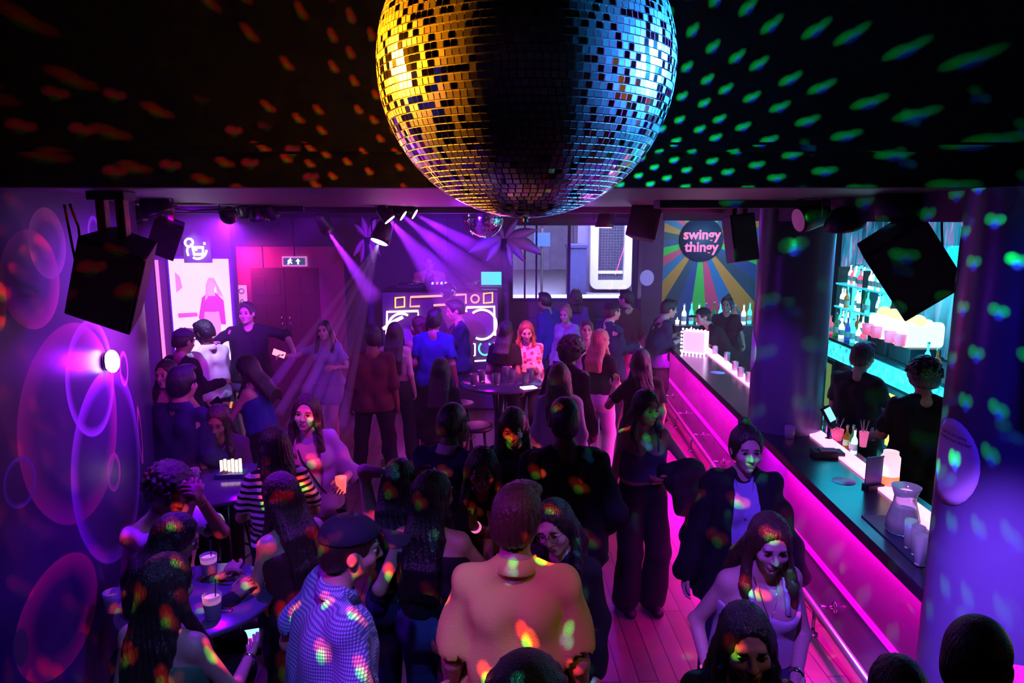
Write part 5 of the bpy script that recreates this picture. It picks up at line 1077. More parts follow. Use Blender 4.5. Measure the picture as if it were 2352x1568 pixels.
# ------------------------------------------------------------------ tables and stools
TT = mat('table_top', (.10, .09, .16), .18, spec=.7)
def table(name, x, y, r, label, z=1.05):
    e = empty('high_table', (x, y, 0), label, 'table', 'round high tables')
    MB().lathe([(r - .012, z - .03), (r, z - .022), (r, z - .006), (r - .006, z)], 48).build('tabletop', TT, e)
    MB().cyl((0, 0, .03), (0, 0, z - .03), .035, 16).build('pedestal', BLKG, e); MB().lathe([(.25, 0), (.25, .015), (.05, .035)], 32).build('base', BLKG, e)
    return e
T1, T2, T3 = (-1.52, 3.18), (-2.02, 4.72), (-.12, 7.8)
table('t', *T1, .36, 'round dark high table lit violet with two drinks, nearest the viewer'); table('t', *T2, .40, 'round high table with the glowing menu box beside seated woman'); table('t', *T3, .46, 'round dark high table crowded with red drinks mid room')
stools = []
def stool(x, y, label, z=.70, rot=0):
    if not stools:
        e = empty('bar_stool', (0, 0, 0)); MB().lathe([(.16, z - .05), (.18, z - .03), (.175, z - .005), (.14, z)], 28).build('seat', mat('stool_seat', (.03, .02, .03), .45), e)
        for k in range(4):
            a = PI / 4 + k * PI / 2; MB().cyl((.11 * math.cos(a), .11 * math.sin(a), z - .05), (.20 * math.cos(a), .20 * math.sin(a), 0), .012, 8).build('leg', BLKG, e)
        MB().tube([(.165 * math.cos(2 * PI * i / 24), .165 * math.sin(2 * PI * i / 24), .28) for i in range(24)], .009, 6, True).build('foot_ring', BLKG, e)
    else: e = copy_tree(stools[0])
    stools.append(e); e.location = (x, y, 0); e.rotation_euler.z = rot; tag(e, label, 'stool', 'black round bar stools'); return e
p = at(1095, 975, z=.70); stool(p.x, p.y, 'empty black round bar stool by the busy middle table')
p = at(1120, 890, z=.70); stool(-.62, 8.25, 'black bar stool beyond the busy middle table')
for (x, y, rz, z, lab) in ((-.13, .05, .4, 0, 0),): pass
BEER = mat('pink_drink', (.55, .10, .18), .3, trans=.3, emit=(.6, .08, .2), es=.25); FOAM = mat('drink_foam', (.95, .5, .65), .5, emit=(.9, .3, .5), es=.5); AMB = mat('amber_drink', (.25, .08, .05), .3)
def cocktail(p, lab, straw=.5):
    g = glass(p, .034, .042, .115, lab, AMB, .62, straw=straw); MB().lathe([(.038, .078), (.0395, .098), (.030, .102)], 20).build('foam', FOAM, g)
    return g
def tb(u, v): return at(u, v, z=1.051)
cocktail(tb(482, 1322), 'foamy pink cocktail tumbler on the violet table, farther of two', 1.2); cocktail(tb(490, 1418), 'foamy pink cocktail tumbler with straw on the violet table, nearer')
glass(at(262, 1402, z=.98), .034, .044, .10, 'amber drink with ice in tumbler held beside the bubble wall', mat('whisky', (.6, .15, .08), .2, trans=.4, emit=(.5, .1, .1), es=.25), .7, straw=None)
jl = tag(MB().tube([tb(515, 1402) + Vector((.04 * math.cos(a), .018 * math.sin(a), .004)) for a in [2 * PI * i / 20 for i in range(20)]], .003, 6, True).build('bracelet', CHR), 'thin shiny bracelet lying on the violet table by a drink', 'bracelet')
mb_ = empty('menu_box', at(532, 1092, z=1.051), 'glowing striped candle box on the second table', 'table light', rz=.1)
MB().box((0, 0, .015), (.20, .13, .03)).build('tray', mat('tray_teal', (.02, .10, .14), .3), mb_, .004)
for k in range(6): MB().cyl((-.065 + .026 * k, 0, .03), (-.065 + .026 * k, 0, .115 + .008 * (k % 2)), .011, 10).build('candle', emi(('candle_a', 'candle_b')[k % 2], ((1, .55, .7), (.95, .8, .4))[k % 2], 2.2), mb_)
glass(tb(470, 1075), .03, .034, .12, 'tall clear glass with long straw on the second table', straw=2.5)
glass(tb(448, 1100), .03, .034, .08, 'small low glass at the left edge of the second table')
for i, (dx, dy, c) in enumerate(((-.22, .05, .6), (-.05, -.12, .3), (.12, .08, .9), (.27, -.1, .5), (.05, .25, .2), (.33, .12, .4), (-.3, -.15, .2))):
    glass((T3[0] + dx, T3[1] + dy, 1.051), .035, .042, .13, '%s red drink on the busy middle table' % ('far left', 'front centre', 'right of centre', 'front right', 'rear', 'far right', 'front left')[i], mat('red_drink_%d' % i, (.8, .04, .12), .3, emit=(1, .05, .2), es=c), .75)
# glowing bag on the floor by the wall table and phones
o = MB().box((0, 0, 0), (.16, .11, .012)).build('paper_menu', emi('paper_glow', (1, .95, 1), 1.8)); o.location = (T3[0] + .30, T3[1] - .28, 1.058); o.rotation_euler = (0, 0, .4); tag(o, 'bright white paper glowing as if lit on the front edge of busy table', 'paper')  # light falling on the paper is put in as its own glow
lp_ = at(538, 1482, z=.50); o = empty('light_box', lp_, 'pink and cyan glowing light box under the violet table', 'light box', rz=.3); MB().box((0, 0, 0), (.30, .20, .05)).build('case', BLK, o, .006)
for k, (c, x, y) in enumerate((((1, .1, .7), -.07, .045), ((.4, 1, .9), .07, .045), ((1, .8, 1), -.07, -.045), ((.9, .1, .6), .07, -.045))): MB().box((x, y, .03), (.12, .075, .01)).build('panel', emi('lbx_%d' % k, c, 1.3), o)
MB().cyl((0, 0, -lp_.z), (0, 0, -.02), .025, 10).build('stand', BLK, o)
# ------------------------------------------------------------------ the crowd
def PP(u, v, h, dy=0):
    d = ray(u, v); t = (h - CAM_Z) / d.z; return Vector((d.x * t, d.y * t + dy, 0))
def cm_(n, c, r=.8): return cloth_m(n, c, r)
WHT, BLKC, NVY, JEAN = cm_('white', (.62, .60, .64)), cm_('black', (.012, .011, .014)), cm_('navy', (.02, .025, .07)), cm_('denim', (.05, .09, .22))
PNK, LILC, GRY, RDC = cm_('pink', (.55, .22, .32)), cm_('lilac', (.42, .34, .55)), cm_('grey', (.12, .11, .13)), cm_('wine', (.10, .015, .03))
TEALC, GRN, TAN_ = cm_('teal', (.02, .08, .16)), cm_('green', (.03, .16, .08)), cm_('mauve', (.30, .18, .24))
def pattern(name, kind):
    m = cloth_m(name, (.5, .5, .5)); nt = m.node_tree; b = nt.nodes['Principled BSDF']; tc = nt.nodes.new('ShaderNodeTexCoord'); sp = nt.nodes.new('ShaderNodeSeparateXYZ'); nt.links.new(tc.outputs['Object'], sp.inputs[0]); mx = nt.nodes.new('ShaderNodeMixRGB')
    if kind == 'stripe':
        f = M_(nt, 'GREATER_THAN', M_(nt, 'SINE', M_(nt, 'MULTIPLY', sp.outputs[2], 150)), -.1); cs = ((.01, .01, .012), (.85, .85, .85))
    elif kind == 'dots':
        f = M_(nt, 'GREATER_THAN', M_(nt, 'ADD', M_(nt, 'SINE', M_(nt, 'MULTIPLY', M_(nt, 'ADD', sp.outputs[0], sp.outputs[1]), 520)), M_(nt, 'SINE', M_(nt, 'MULTIPLY', sp.outputs[2], 520))), .25); cs = ((.13, .17, .40), (.55, .62, .85))
    else:
        n = nt.nodes.new('ShaderNodeTexVoronoi'); n.inputs['Scale'].default_value = 16; nt.links.new(tc.outputs['Object'], n.inputs[0]); f = M_(nt, 'GREATER_THAN', n.outputs['Distance'], .42); cs = ((.85, .10, .12), (.95, .75, .75))
    nt.links.new(f, mx.inputs[0]); mx.inputs[1].default_value = (*cs[0], 1); mx.inputs[2].default_value = (*cs[1], 1); nt.links.new(mx.outputs[0], b.inputs['Base Color']); return m
STR, DOTP, FLO = pattern('striped', 'stripe'), pattern('dotted_blue', 'dots'), pattern('floral_red', 'flo')
def band(P, side, m, name='wristband', w=.012):       # a band round a wrist, a part of the person
    a, b = (P['wrR'], P['elR']) if side == 'R' else (P['wrL'], P['elL']); d = (b - a).normalized(); q = MB(); q.cyl(a + d * .004, a + d * (.004 + w), .031, 20, smooth=True)
    o = q.build(name, m, P['root'], 0, True); return o
def held(P, side, name, mb, mats, label, cat, off=(0, 0, 0), group=None):
    p = (P['handR'] if side == 'R' else P['handL']) + Vector(off); o = mb.build(name, mats); o.location = p; return tag(o, label, cat, group)
# --- foreground
P = person('man in dark cap and pale blue dotted polo shirt facing right', PP(728, 1182, 1.78), 62, 1.78, 'm', 1.08, lean=8, head=(8, 8, 0), skin='tan', lod=0, hair=('under_cap', 'dark', cloth_m('cap_navy', (.012, .012, .03), .7)),
    top=dict(name='polo_shirt', m=DOTP, collar=1, hem=-.14, loose=.022, sleeve='short'), bottom=dict(m=BLKC), rh=(.22, .30, 1.0), lh=(-.26, .10, .92))
P = person('short haired man in pale yellow polo shirt seen from behind', PP(1185, 1122, 1.86), 3, 1.86, 'm', .98, lean=4, head=(12, 10, 4), skin='tan', lod=0, hair=('short', 'brown'),
    top=dict(name='polo_shirt', m=cm_('pale_yellow', (.74, .60, .13)), collar=1, hem=-.16, loose=.016, slen=.72), bottom=dict(m=NVY))
P = person('laughing woman in round glasses leaning behind yellow polo shirt', PP(1272, 1160, 1.60) + Vector((.05, .12, 0)), 205, 1.62, 'f', 1., lean=6, head=(0, 12, 14), skin='fair', lod=0, hair=('long', 'black', .30), top=dict(m=BLKC, sleeve='long', hem=-.05), bottom=dict(m=JEAN))
gl = MB(); 
for s in (1, -1): gl.tube([P['Hd'](s * .032 + .023 * math.cos(a), .103 - abs(.023 * math.cos(a)) * .2, .004 + .021 * math.sin(a)) for a in [2 * PI * i / 20 for i in range(20)]], .0018, 6, True); gl.tube([P['Hd'](s * .055, .098, .008), P['Hd'](s * .078, .0, .006)], .0016, 6)
gl.tube([P['Hd'](-.010, .106, .008), P['Hd'](.010, .106, .008)], .0016, 6); gl.build('glasses', mat('wire_frame', (.7, .7, .7), .2, metal=1), P['root'])
person('broad man in black jacket and white jeans seen from behind', PP(1300, 910, 1.86), -4, 1.86, 'm', 1.12, lean=2, skin='dark', lod=0, hair=('buzz', 'black'), top=dict(name='jacket', m=BLKC, sleeve='long', hem=-.16, loose=.03), bottom=dict(m=WHT, flare=.02), lh=(-.24, .22, 1.08), rh=(.26, .10, .95))
P = person('woman with long black hair, black top and blue jeans, back turned', PP(990, 1082, 1.66), 12, 1.66, 'f', 1.05, head=(30, 0, 0), skin='tan', lod=0, hair=('long', 'black', .42), top=dict(name='strap_top', m=BLKC, sleeve='strap', hem=.04), bottom=dict(m=JEAN, flare=.015), lh=(-.27, .12, .98), rh=(.2, .35, 1.2))
P = person('dark haired woman holding bent arm above her head', PP(912, 1062, 1.62), 8, 1.64, 'f', .98, head=(-10, 0, 0), skin='tan', lod=0, hair=('long', 'black', .30), top=dict(m=BLKC, sleeve='strap', hem=0), bottom=dict(m=NVY), lh=(.06, .02, 1.60), lp=(-1, -.05, .15), rh=(.25, .3, 1.1))
P = person('woman with very long dark hair and green strap top, back turned', PP(362, 1278, 1.62), 14, 1.62, 'f', 1.0, head=(10, 8, 0), skin='tan', lod=0, hair=('long', 'dark', .52), top=dict(name='strap_top', m=cm_('olive_green', (.05, .20, .08)), sleeve='strap', hem=.06, sr=.004), bottom=dict(m=BLKC), rh=(.14, .32, 1.08), rp=(.6, -.5, -.8), curl=15)
band(P, 'R', CHR, 'bracelet', .008)
P = person('hunched dark haired person in black beside the curved bubble wall', PP(268, 1190, 1.50) + Vector((.10, .0, 0)), 60, 1.62, 'f', 1., sit=.70, lean=14, head=(0, 22, 0), skin='brown', lod=1, hair=('long', 'black', .28), top=dict(m=BLKC, sleeve='long', hem=-.05), bottom=dict(m=BLKC), rh=(.14, .38, 1.12), lh=(-.14, .34, 1.1))
cmn = PP(338, 1066, 1.53)
P = person('curly haired man in white shirt with hands clasped at mouth', cmn, 118, 1.74, 'm', .98, sit=.70, lean=16, head=(8, 18, 0), skin='brown', lod=0, hair=('curly', 'dark'), top=dict(m=WHT, collar=1, sleeve='short', hem=-.05, loose=.02), bottom=dict(m=BLKC), rh=(.03, .37, 1.36), lh=(-.03, .37, 1.35), rp=(.5, .2, -1), lp=(-.5, .2, -1), thumb=(0, -.3, 1), curl=45)
for s in (1, -1):
    su = MB(); su.tube([P['T'](s * .07, .125, .02), P['T'](s * .085, .135, .22), P['T'](s * .09, .11, .36), P['T'](s * .09, .04, .465), P['T'](s * .08, -.10, .42), P['T'](s * .05, -.13, .1)], .011, 6); su.build('brace_strap', BLKC, P['root'])
band(P, 'L', CHR, 'bracelet', .006)
P = person('wine haired woman leaning over the violet table, back turned', PP(622, 1112, 1.60) + Vector((.10, .08, 0)), -52, 1.62, 'f', 1.0, lean=12, head=(-6, 14, 0), skin='tan', lod=0, hair=('long', 'wine', .46, .012), top=dict(m=RDC, sleeve='strap', hem=0), bottom=dict(m=BLKC), lh=(-.16, .38, 1.10), rh=(.14, .40, 1.10))
person('woman in black and white striped shirt with glossy black hair', PP(628, 978, 1.60), -24, 1.60, 'f', .98, head=(-12, 8, 0), skin='tan', lod=0, hair=('long', 'black', .40), top=dict(m=STR, sleeve='short', hem=-.03, loose=.02), bottom=dict(m=NVY), lh=(-.2, .3, 1.1), rh=(.22, .25, 1.05))
stool(cmn.x, cmn.y - .0, 'black bar stool under the curly haired man', rot=.3)
sw = PP(500, 925, 1.50) + Vector((0, .05, 0)); stool(sw.x, sw.y, 'black bar stool under the smiling woman at second table')
P = person('smiling dark haired woman seated facing viewer at second table', sw, 172, 1.64, 'f', 1.08, sit=.70, lean=12, head=(0, 16, -8), skin='brown', lod=0, hair=('long', 'dark', .34), top=dict(m=cm_('plum', (.06, .02, .06)), sleeve='elbow', hem=-.05, neck=.085), bottom=dict(m=BLKC), rh=(.16, .34, 1.08), lh=(-.16, .34, 1.08))
nk = MB(); nk.tube([P['T'](.06 * math.sin(a), .045 + .06 * math.cos(a), .46 - .06 * math.cos(a) ** 2) for a in [R(-90 + 180 * i / 14) for i in range(15)]], .0022, 6); nk.build('necklace', CHR, P['root'])
p2 = PP(268, 1190, 1.50) + Vector((.10, 0, 0)); stool(p2.x, p2.y, 'black bar stool under the hunched person by bubble wall')
# --- right side
P = person('standing woman in crop top and black trousers holding a dark jacket', PP(1482, 890, 1.68), 172, 1.68, 'f', .97, head=(-18, 6, 0), skin='tan', lod=0, hair=('long', 'dark', .20, .015), top=dict(name='crop_top', m=cm_('slate_blue', (.10, .10, .20)), sleeve='strap', hem=.10), bottom=dict(m=BLKC, flare=.055, rise=.07), lh=(-.10, .20, 1.10), lp=(-1, -.3, -.3), rh=(.27, .02, .74))
f = Fld(np.array([-.5, -.1, .45]), np.array([.1, .5, 1.35]), .012); q0 = P['W'].inverted() @ P['wrL']; f.cap(q0 + Vector((-.02, -.0, .03)), q0 + Vector((-.17, .05, .05)), .075, .09, .05); f.cap(q0 + Vector((-.14, .06, .02)), q0 + Vector((-.20, .06, -.30)), .085, .05, .06); f.cap(q0 + Vector((-.05, .06, .0)), q0 + Vector((-.10, .08, -.22)), .07, .05, .05); f.cap(q0 + Vector((-.19, .05, -.25)), q0 + Vector((-.13, .06, -.46)), .045, .03, .03); f.wrinkle(.006, 40, 3)
jk = npmesh('jacket', *f.nets(), [cm_('dark_jacket', (.02, .015, .02), .6)]); jk.matrix_world = P['W']; jk.location = P['root'].location; jk.rotation_euler = P['root'].rotation_euler; jk.scale = P['root'].scale; tag(jk, 'dark jacket draped over the forearm of the crop top woman', 'jacket')
P = person('woman in open black jacket over white tee, hair in bun', PP(1715, 968, 1.74), 188, 1.74, 'f', 1.1, head=(-6, 4, 0), skin='fair', lod=0, hair=('bun', 'dark'), top=dict(name='tee', m=cm_('pale_blue', (.40, .42, .75)), sleeve='short', hem=-.03), jacket=dict(m=BLKC, sleeve='long', hem=-.22, open=.055, loose=.035), bottom=dict(m=NVY, flare=.02), rh=(.30, .08, .80), lh=(-.30, .10, .80), feet=((.12, -.10, .075), (-.10, .16, .075)))
q = MB(); q.sphere(P['T'](0, .125, .26), .010, 10, 8); q.tube([P['T'](-.05, .03, .46), P['T'](-.03, .10, .35), P['T'](0, .122, .27), P['T'](.03, .10, .35), P['T'](.05, .03, .46)], .0016, 6); q.build('pendant_necklace', CHR, P['root'])
P = person('woman in white tank top looking down beside the bar', PP(1745, 1152, 1.64), 172, 1.64, 'f', 1.12, lean=7, head=(10, 14, 0), skin='fair', lod=0, hair=('long', 'brown', .30), top=dict(name='tank_top', m=WHT, sleeve='strap', hem=.02, neck=.10, sr=.013), bottom=dict(m=JEAN), lh=(-.08, .26, 1.0), lp=(-.7, -.6, -.6), rh=(.25, .12, .93), rp=(.3, -1, 0))
band(P, 'R', mat('white_cuff', (.85, .85, .9), .5), 'wristband', .05); band(P, 'L', CHR, 'watch', .02)
q = MB(); q.tube([P['T'](-.055, .03, .47), P['T'](-.03, .10, .37), P['T'](0, .128, .295), P['T'](.03, .10, .37), P['T'](.055, .03, .47)], .0016, 6); q.build('necklace', CHR, P['root'])
person('dark haired woman at bottom edge with green light on forehead', PP(1712, 1375, 1.64), 184, 1.64, 'f', 1., head=(0, 2, 3), skin='brown', lod=0, hair=('long', 'black', .42), top=dict(m=BLKC, sleeve='long', hem=-.05), bottom=dict(m=BLKC))
person('close cropped man at lower right corner seen from behind', PP(2248, 1432, 1.76) + Vector((.03, .02, 0)), 28, 1.76, 'm', 1.05, head=(20, 6, 0), skin='tan', lod=0, hair=('buzz', 'dark'), top=dict(name='jacket', m=cm_('black_track', (.01, .01, .013)), sleeve='long', hem=-.1, loose=.02), bottom=dict(m=BLKC), lh=(-.3, .10, 1.0))
P = person('person in black sports jacket with white marks, bottom right', PP(2080, 1562, 1.56), 20, 1.58, 'f', .95, lean=5, head=(0, 30, 0), skin='tan', lod=1, hair=('short', 'black'), top=dict(name='sports_jacket', m=BLKC, sleeve='long', hem=-.1, loose=.03), bottom=dict(m=BLKC))
q = MB(); q.tube([P['T'](-.14, -.03, .47), P['T'](-.11, -.04, .485), P['T'](-.07, -.03, .50)], .006, 6); q.tube([P['T'](-.13, -.06, .46), P['T'](-.10, -.07, .475), P['T'](-.06, -.06, .49)], .006, 6); q.build('white_mark', WHT, P['root'])
person('top of a black haired head at the bottom centre edge', PP(1212, 1545, 1.62), 0, 1.62, 'm', .95, skin='tan', lod=1, hair=('afro', 'black'), top=dict(m=BLKC, sleeve='long'), bottom=dict(m=BLKC))
# --- middle distance
P = person('dark haired woman clasping raised hands in middle of crowd', PP(1105, 1032, 1.64) + Vector((0, .1, 0)), 178, 1.64, 'f', 1., head=(0, 12, 0), skin='brown', lod=0, hair=('long', 'black', .3), top=dict(m=BLKC, sleeve='short', hem=-.03), bottom=dict(m=NVY), rh=(.04, .26, 1.32), lh=(-.05, .26, 1.30), thumb=(0, -.3, 1), curl=10)
band(P, 'R', emi('pink_band', (1, .15, .5), 1.2), 'wristband', .02)
person('man in dark jumper with white collar seen from behind', PP(1025, 925, 1.76), 24, 1.76, 'm', 1.05, lean=4, head=(10, 10, 0), skin='dark', lod=0, hair=('buzz', 'black'), top=dict(name='jumper', m=NVY, sleeve='long', collar=1, cm=WHT, hem=-.12, loose=.025), bottom=dict(m=BLKC), rh=(.25, .3, 1.05), lh=(-.26, .2, 1.0))
person('woman in black top with dark bob beneath the white collared blond', PP(1180, 930, 1.66), 185, 1.66, 'f', 1., head=(0, 18, 0), skin='brown', lod=1, hair=('long', 'black', .22), top=dict(m=BLKC, sleeve='short', hem=-.05), bottom=dict(m=NVY))
person('woman with straight fair hair over a white collar, back turned', PP(1285, 832, 1.66), 6, 1.66, 'f', 1.05, head=(0, 4, 0), skin='fair', lod=1, hair=('long', 'brown', .30), top=dict(m=cm_('violet_white', (.45, .42, .62)), sleeve='long', hem=-.06, collar=1, loose=.02), bottom=dict(m=BLKC))
person('man with black curls leaning right behind blond in collar', PP(1298, 772, 1.78), 40, 1.78, 'm', 1.05, lean=8, skin='brown', lod=1, hair=('curly', 'black'), top=dict(name='hoodie', m=BLKC, sleeve='long', hem=-.12, loose=.03), bottom=dict(m=BLKC))
person('man in dark suit jacket seen from behind near curved wall', PP(408, 838, 1.80), 14, 1.80, 'm', 1.12, skin='tan', lod=1, hair=('short', 'black'), top=dict(name='suit_jacket', m=NVY, sleeve='long', hem=-.2, loose=.03, collar=1), bottom=dict(m=BLKC), lh=(-.3, .0, .86), rh=(.28, .15, .95))
person('bare armed woman between suited man and man in cap', PP(385, 822, 1.66), 190, 1.66, 'f', 1., skin='fair', lod=1, hair=('long', 'dark', .2), top=dict(m=BLKC, sleeve='strap'), bottom=dict(m=BLKC), rh=(.34, .02, .92), lh=(-.34, .02, .92))
person('man in dark cap and clothes near the pink ring sign', PP(412, 752, 1.78), 30, 1.78, 'm', 1., skin='tan', lod=1, hair=('under_cap', 'dark', cloth_m('cap_grey', (.06, .05, .09), .6)), top=dict(m=BLKC, sleeve='long', hem=-.12), bottom=dict(m=BLKC), head=(0, 15, 0), rh=(.1, .36, 1.1))
person('man in white shirt and dark trousers looking down to left', PP(472, 733, 1.80), -62, 1.80, 'm', 1., head=(-4, 22, 0), skin='dark', lod=1, hair=('short', 'black'), top=dict(name='white_shirt', m=cm_('bright_white', (.8, .8, .85)), sleeve='long', collar=1, hem=-.04, loose=.028), bottom=dict(m=NVY), lh=(-.15, .3, 1.08), rh=(.16, .25, .98))
P = person('woman in blue tank top tapping a phone, hair flung back', PP(592, 818, 1.62), -78, 1.64, 'f', 1., lean=8, head=(0, 20, 0), skin='fair', lod=1, hair=('flow', 'dark', .46, .0, (.15, -.62, -.75)), top=dict(name='tank_top', m=cm_('royal_blue', (.03, .05, .35)), sleeve='strap', hem=.03), bottom=dict(m=BLKC), rh=(.10, .40, 1.16), lh=(-.08, .42, 1.16), rp=(.5, -.2, -1), lp=(-.5, -.2, -1))
band(P, 'R', emi('orange_band', (1, .3, .1), 1.0), 'wristband', .018)
held(P, 'L', 'phone', MB().box((0, 0, .03), (.075, .012, .15), Matrix.Rotation(R(50), 4, 'Y')), BLKG, 'black phone held by the woman in blue tank top', 'phone')
P = person('tall man in black tee standing before the red alcove', PP(566, 690, 1.86), 165, 1.86, 'm', 1.08, head=(20, 0, 0), skin='fair', lod=1, hair=('short', 'dark'), top=dict(m=BLKC, sleeve='elbow', hem=-.14, loose=.02), bottom=dict(m=cm_('violet_shorts', (.14, .06, .25)), kind='shorts', flare=.02), lh=(-.48, .04, 1.12), rh=(.36, .22, 1.25), lp=(-1, -.3, -.5))
P = person('woman in pale dress cheering and holding up a phone', PP(748, 733, 1.66), 196, 1.66, 'f', 1., head=(-10, -4, 6), skin='fair', lod=1, hair=('long', 'dark', .40), top=dict(m=LILC, sleeve='short', hem=-.05), bottom=dict(m=LILC, kind='short_skirt'), rh=(.46, .25, 1.26), rp=(1, -.3, -.6), lh=(-.25, .25, 1.15))
held(P, 'R', 'phone', MB().box((0, 0, .03), (.15, .012, .075), Matrix.Rotation(R(20), 4, 'Y')), emi('phone_glow', (1, .25, .4), 2), 'phone with glowing red screen held by cheering woman', 'phone')
P = person('woman in pink top and shorts with a cross body bag', PP(702, 900, 1.68), 168, 1.68, 'f', .98, head=(10, -2, -6), skin='fair', lod=0, hair=('long', 'dark', .42), top=dict(m=PNK, sleeve='strap', hem=-.03), jacket=dict(name='open_shirt', m=LILC, sleeve='elbow', hem=-.10, open=.07, loose=.02), bottom=dict(name='shorts', m=cm_('pink_shorts', (.50, .24, .36)), kind='shorts', flare=.03), lh=(-.24, .26, 1.12), lp=(-.5, -.5, -.8), rh=(.25, .15, .95))
held(P, 'L', 'drink', MB().lathe([(.03, -.05), (.038, .06)], 16), mat('red_glow_drink', (.9, .1, .15), .3, emit=(1, .12, .12), es=1.2), 'glass of red drink held by woman with cross body bag', 'glass')
q = MB(); q.tube([P['T'](.11, -.02, .46), P['T'](.04, .13, .32), P['T'](-.08, .15, .12), P['T'](-.19, .06, -.05)], .008, 6); q.tube([P['T'](.11, -.02, .46), P['T'](0, -.14, .25), P['T'](-.19, .0, -.05)], .008, 6)
q.box(P['T'](-.21, .03, -.13), (.07, .2, .14)); q.build('cross_body_bag', BLKC, P['root'], .01)
person('dark haired man standing in the violet rays', PP(852, 745, 1.76), -8, 1.76, 'm', 1., head=(-25, 0, 0), skin='brown', lod=1, hair=('short', 'black'), top=dict(m=RDC, sleeve='elbow', hem=-.12), bottom=dict(m=BLKC, flare=.02), feet=((.18, 0, .075), (-.18, .1, .075)))
P = person('woman with very long hair and bare back in black trousers', PP(905, 738, 1.68), 2, 1.68, 'f', 1., skin='fair', lod=1, hair=('long', 'dark', .42), top=dict(name='crop_top', m=TAN_, sleeve='strap', hem=.06), bottom=dict(m=BLKC, flare=.02), feet=((.16, 0, .075), (-.14, .05, .075)))
P = person('long haired woman in sleeveless black top facing left', PP(953, 732, 1.70) + Vector((.02, .3, 0)), -40, 1.70, 'f', 1., head=(-40, 0, 0), skin='tan', lod=1, hair=('long', 'brown', .3), top=dict(m=BLKC, sleeve='strap', hem=0), bottom=dict(m=BLKC)); band(P, 'R', emi('yellow_band', (.7, .6, .1), .8), 'wristband', .02)
person('man in blue tee before the neon booth, back turned', PP(996, 708, 1.80), 8, 1.80, 'm', 1.02, skin='tan', lod=1, hair=('short', 'black'), top=dict(m=cm_('deep_blue', (.03, .04, .30)), sleeve='short', hem=-.12, loose=.02), bottom=dict(m=NVY))
person('man in dark tee right of booth looking down at his hands', PP(1052, 686, 1.82), -105, 1.82, 'm', 1., head=(0, 16, 0), skin='tan', lod=1, hair=('short', 'dark'), top=dict(m=cm_('indigo', (.03, .02, .10)), sleeve='short', hem=-.12, loose=.02), bottom=dict(m=NVY), rh=(.1, .34, 1.2), lh=(-.1, .34, 1.2))
person('short haired person half hidden between neon speakers', PP(972, 690, 1.66), 160, 1.66, 'm', 1., skin='fair', lod=2, hair=('short', 'black'), top=dict(m=BLKC), bottom=dict(m=BLKC))
wd = PP(1012, 822, 1.52); stool(wd.x, wd.y, 'black bar stool under the black haired seated woman')
person('seated woman in black with long black hair, back turned', wd, 8, 1.64, 'f', 1.05, sit=.70, skin='tan', lod=1, hair=('long', 'black', .46), top=dict(m=BLKC, sleeve='long'), bottom=dict(m=BLKC))
person('woman in red floral blouse glowing at the busy table', PP(1213, 728, 1.66) + Vector((0, -.15, 0)), 196, 1.66, 'f', 1., lean=6, head=(-20, 18, 0), skin='fair', lod=1, hair=('long', 'ginger', .26), top=dict(name='floral_blouse', m=FLO, sleeve='long', hem=-.08, loose=.03), bottom=dict(m=BLKC), lh=(-.1, .30, 1.15), rh=(.2, .28, 1.12))
lamp('SPOT', 'red_table_spot', (.1, 7.2, 2.85), (.22, 8.3, 1.3), (1, .08, .22), 420, .03, cone=26, blend=.5)
person('dark haired woman in black left of the red floral blouse', PP(1160, 735, 1.66), 20, 1.66, 'f', 1., skin='tan', lod=2, hair=('long', 'black', .34), top=dict(m=BLKC, sleeve='short'), bottom=dict(m=BLKC))
person('fair haired woman in black tee and white trousers', PP(1378, 754, 1.68), 30, 1.68, 'f', .98, head=(25, 0, 0), skin='fair', lod=1, hair=('long', 'blond', .28), top=dict(m=BLKC, sleeve='short', hem=.04), bottom=dict(m=WHT, flare=.02), rh=(.28, .16, 1.0), lh=(-.1, .3, 1.1))
person('woman with pink lit face looking up behind the fair hair', PP(1348, 732, 1.66), 185, 1.66, 'f', 1., head=(0, -6, 0), skin='fair', lod=1, hair=('pony', 'dark', .2), top=dict(m=LILC, sleeve='strap'), bottom=dict(m=BLKC))
person('man in flat dark cap and jacket facing the bar', PP(1402, 690, 1.80), 62, 1.80, 'm', 1.05, skin='fair', lod=1, hair=('under_cap', 'dark', cloth_m('cap_black', (.01, .01, .02), .7)), top=dict(name='jacket', m=NVY, sleeve='long', hem=-.2, loose=.03), bottom=dict(m=BLKC), rh=(.1, .34, 1.1))
person('dark haired person with pale strap across shoulder by the post', PP(1441, 664, 1.80), -30, 1.80, 'm', .98, head=(-30, 0, 0), skin='tan', lod=1, hair=('short', 'black'), top=dict(m=RDC, sleeve='long'), bottom=dict(m=cm_('rose_trousers', (.35, .10, .18))))
person('man in dark jacket leaning on far end of bar', PP(1522, 682, 1.76) + Vector((-.12, -.2, 0)), 82, 1.78, 'm', 1., lean=14, head=(0, 10, 0), skin='fair', lod=1, hair=('short', 'black'), top=dict(name='jacket', m=NVY, sleeve='elbow', hem=-.16, loose=.03), bottom=dict(m=BLKC), rh=(.10, .36, 1.14), lh=(-.14, .34, 1.16))
person('dark haired woman in black drinking midway along the bar', PP(1478, 800, 1.66), -12, 1.66, 'f', 1.05, head=(45, 0, 0), skin='tan', lod=1, hair=('long', 'black', .30), top=dict(m=BLKC, sleeve='short'), bottom=dict(m=BLKC), lh=(-.2, .22, 1.28))
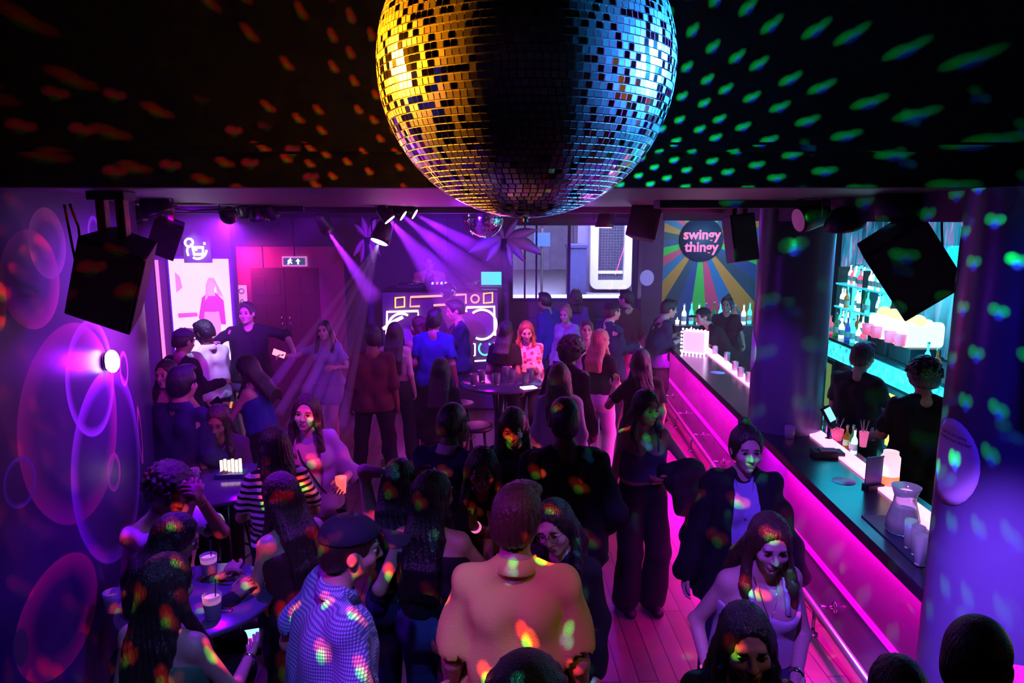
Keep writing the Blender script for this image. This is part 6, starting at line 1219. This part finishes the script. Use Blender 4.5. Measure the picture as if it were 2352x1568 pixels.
person('silhouetted pair at window, the one bending left', PP(1268, 662, 1.78) + Vector((0, -.4, 0)), -50, 1.78, 'm', 1., lean=14, skin='tan', lod=2, hair=('short', 'black'), top=dict(m=cm_('blue_jumper', (.03, .05, .30)), sleeve='long', loose=.03), bottom=dict(m=NVY))
person('silhouetted long haired woman standing against the window', PP(1318, 656, 1.74) + Vector((0, -.4, 0)), 10, 1.74, 'f', 1.05, skin='tan', lod=2, hair=('long', 'dark', .2), top=dict(m=cm_('violet_coat', (.12, .06, .30)), sleeve='long', hem=-.15, loose=.03), bottom=dict(m=NVY))
person('woman in pale blouse with fair fringe below the window', PP(1302, 700, 1.64), -150, 1.64, 'f', 1., head=(0, 5, 0), skin='fair', lod=1, hair=('bun', 'blond'), top=dict(m=LILC, sleeve='long', loose=.02), bottom=dict(m=BLKC))
# --- behind the bar
person('bartender in black with a top bun before the rainbow mural', PP(1640, 664, 1.72) + Vector((-.05, -.9, 0)), 192, 1.72, 'f', 1.05, head=(20, 6, 0), skin='tan', lod=1, hair=('bun', 'black'), top=dict(m=BLKC, sleeve='short', hem=-.1), bottom=dict(m=BLKC), lh=(-.25, .25, .98), rh=(.2, .3, 1.0))
person('bartender in dark cap bending over the bar', PP(1618, 700, 1.62) + Vector((.22, -.3, 0)), -100, 1.74, 'm', 1.08, lean=32, head=(0, 8, 0), skin='fair', lod=1, hair=('under_cap', 'dark', cloth_m('cap_black', (.01, .01, .02), .7)), top=dict(m=BLKC, sleeve='short', hem=-.1), bottom=dict(m=BLKC), lh=(-.12, .52, 1.16), rh=(.15, .5, 1.16))
P = person('bartender in dark tee standing side on by the cyan counter', PP(1980, 783, 1.78), 55, 1.78, 'm', 1.04, head=(0, 4, 0), skin='tan', lod=0, hair=('short', 'dark'), top=dict(m=BLKC, sleeve='short', hem=-.12, loose=.015), bottom=dict(m=BLKC), rh=(.15, .36, 1.12), lh=(-.2, .3, 1.1))
person('bartender in black tee with dark curls, back turned', PP(2128, 824, 1.78), 12, 1.78, 'm', 1.06, head=(0, 6, 0), skin='tan', lod=0, hair=('curly', 'black'), top=dict(m=BLKC, sleeve='short', hem=-.12, loose=.015), bottom=dict(m=BLKC), rh=(.2, .34, 1.05), lh=(-.24, .3, 1.0))
dj = Vector((at(986, 600, Y=11.35).x, 11.35, .602)); person('DJ in open peach shirt standing at the desk', dj, 176, 1.72, 'm', 1.02, head=(0, 10, 0), skin='tan', lod=1, hair=('short', 'black'), top=dict(m=BLKC, hem=-.08), jacket=dict(name='open_shirt', m=cm_('peach', (.75, .38, .28)), sleeve='elbow', hem=-.12, open=.06, loose=.03), bottom=dict(m=BLKC), rh=(.22, .36, 1.12), lh=(-.2, .34, 1.12))
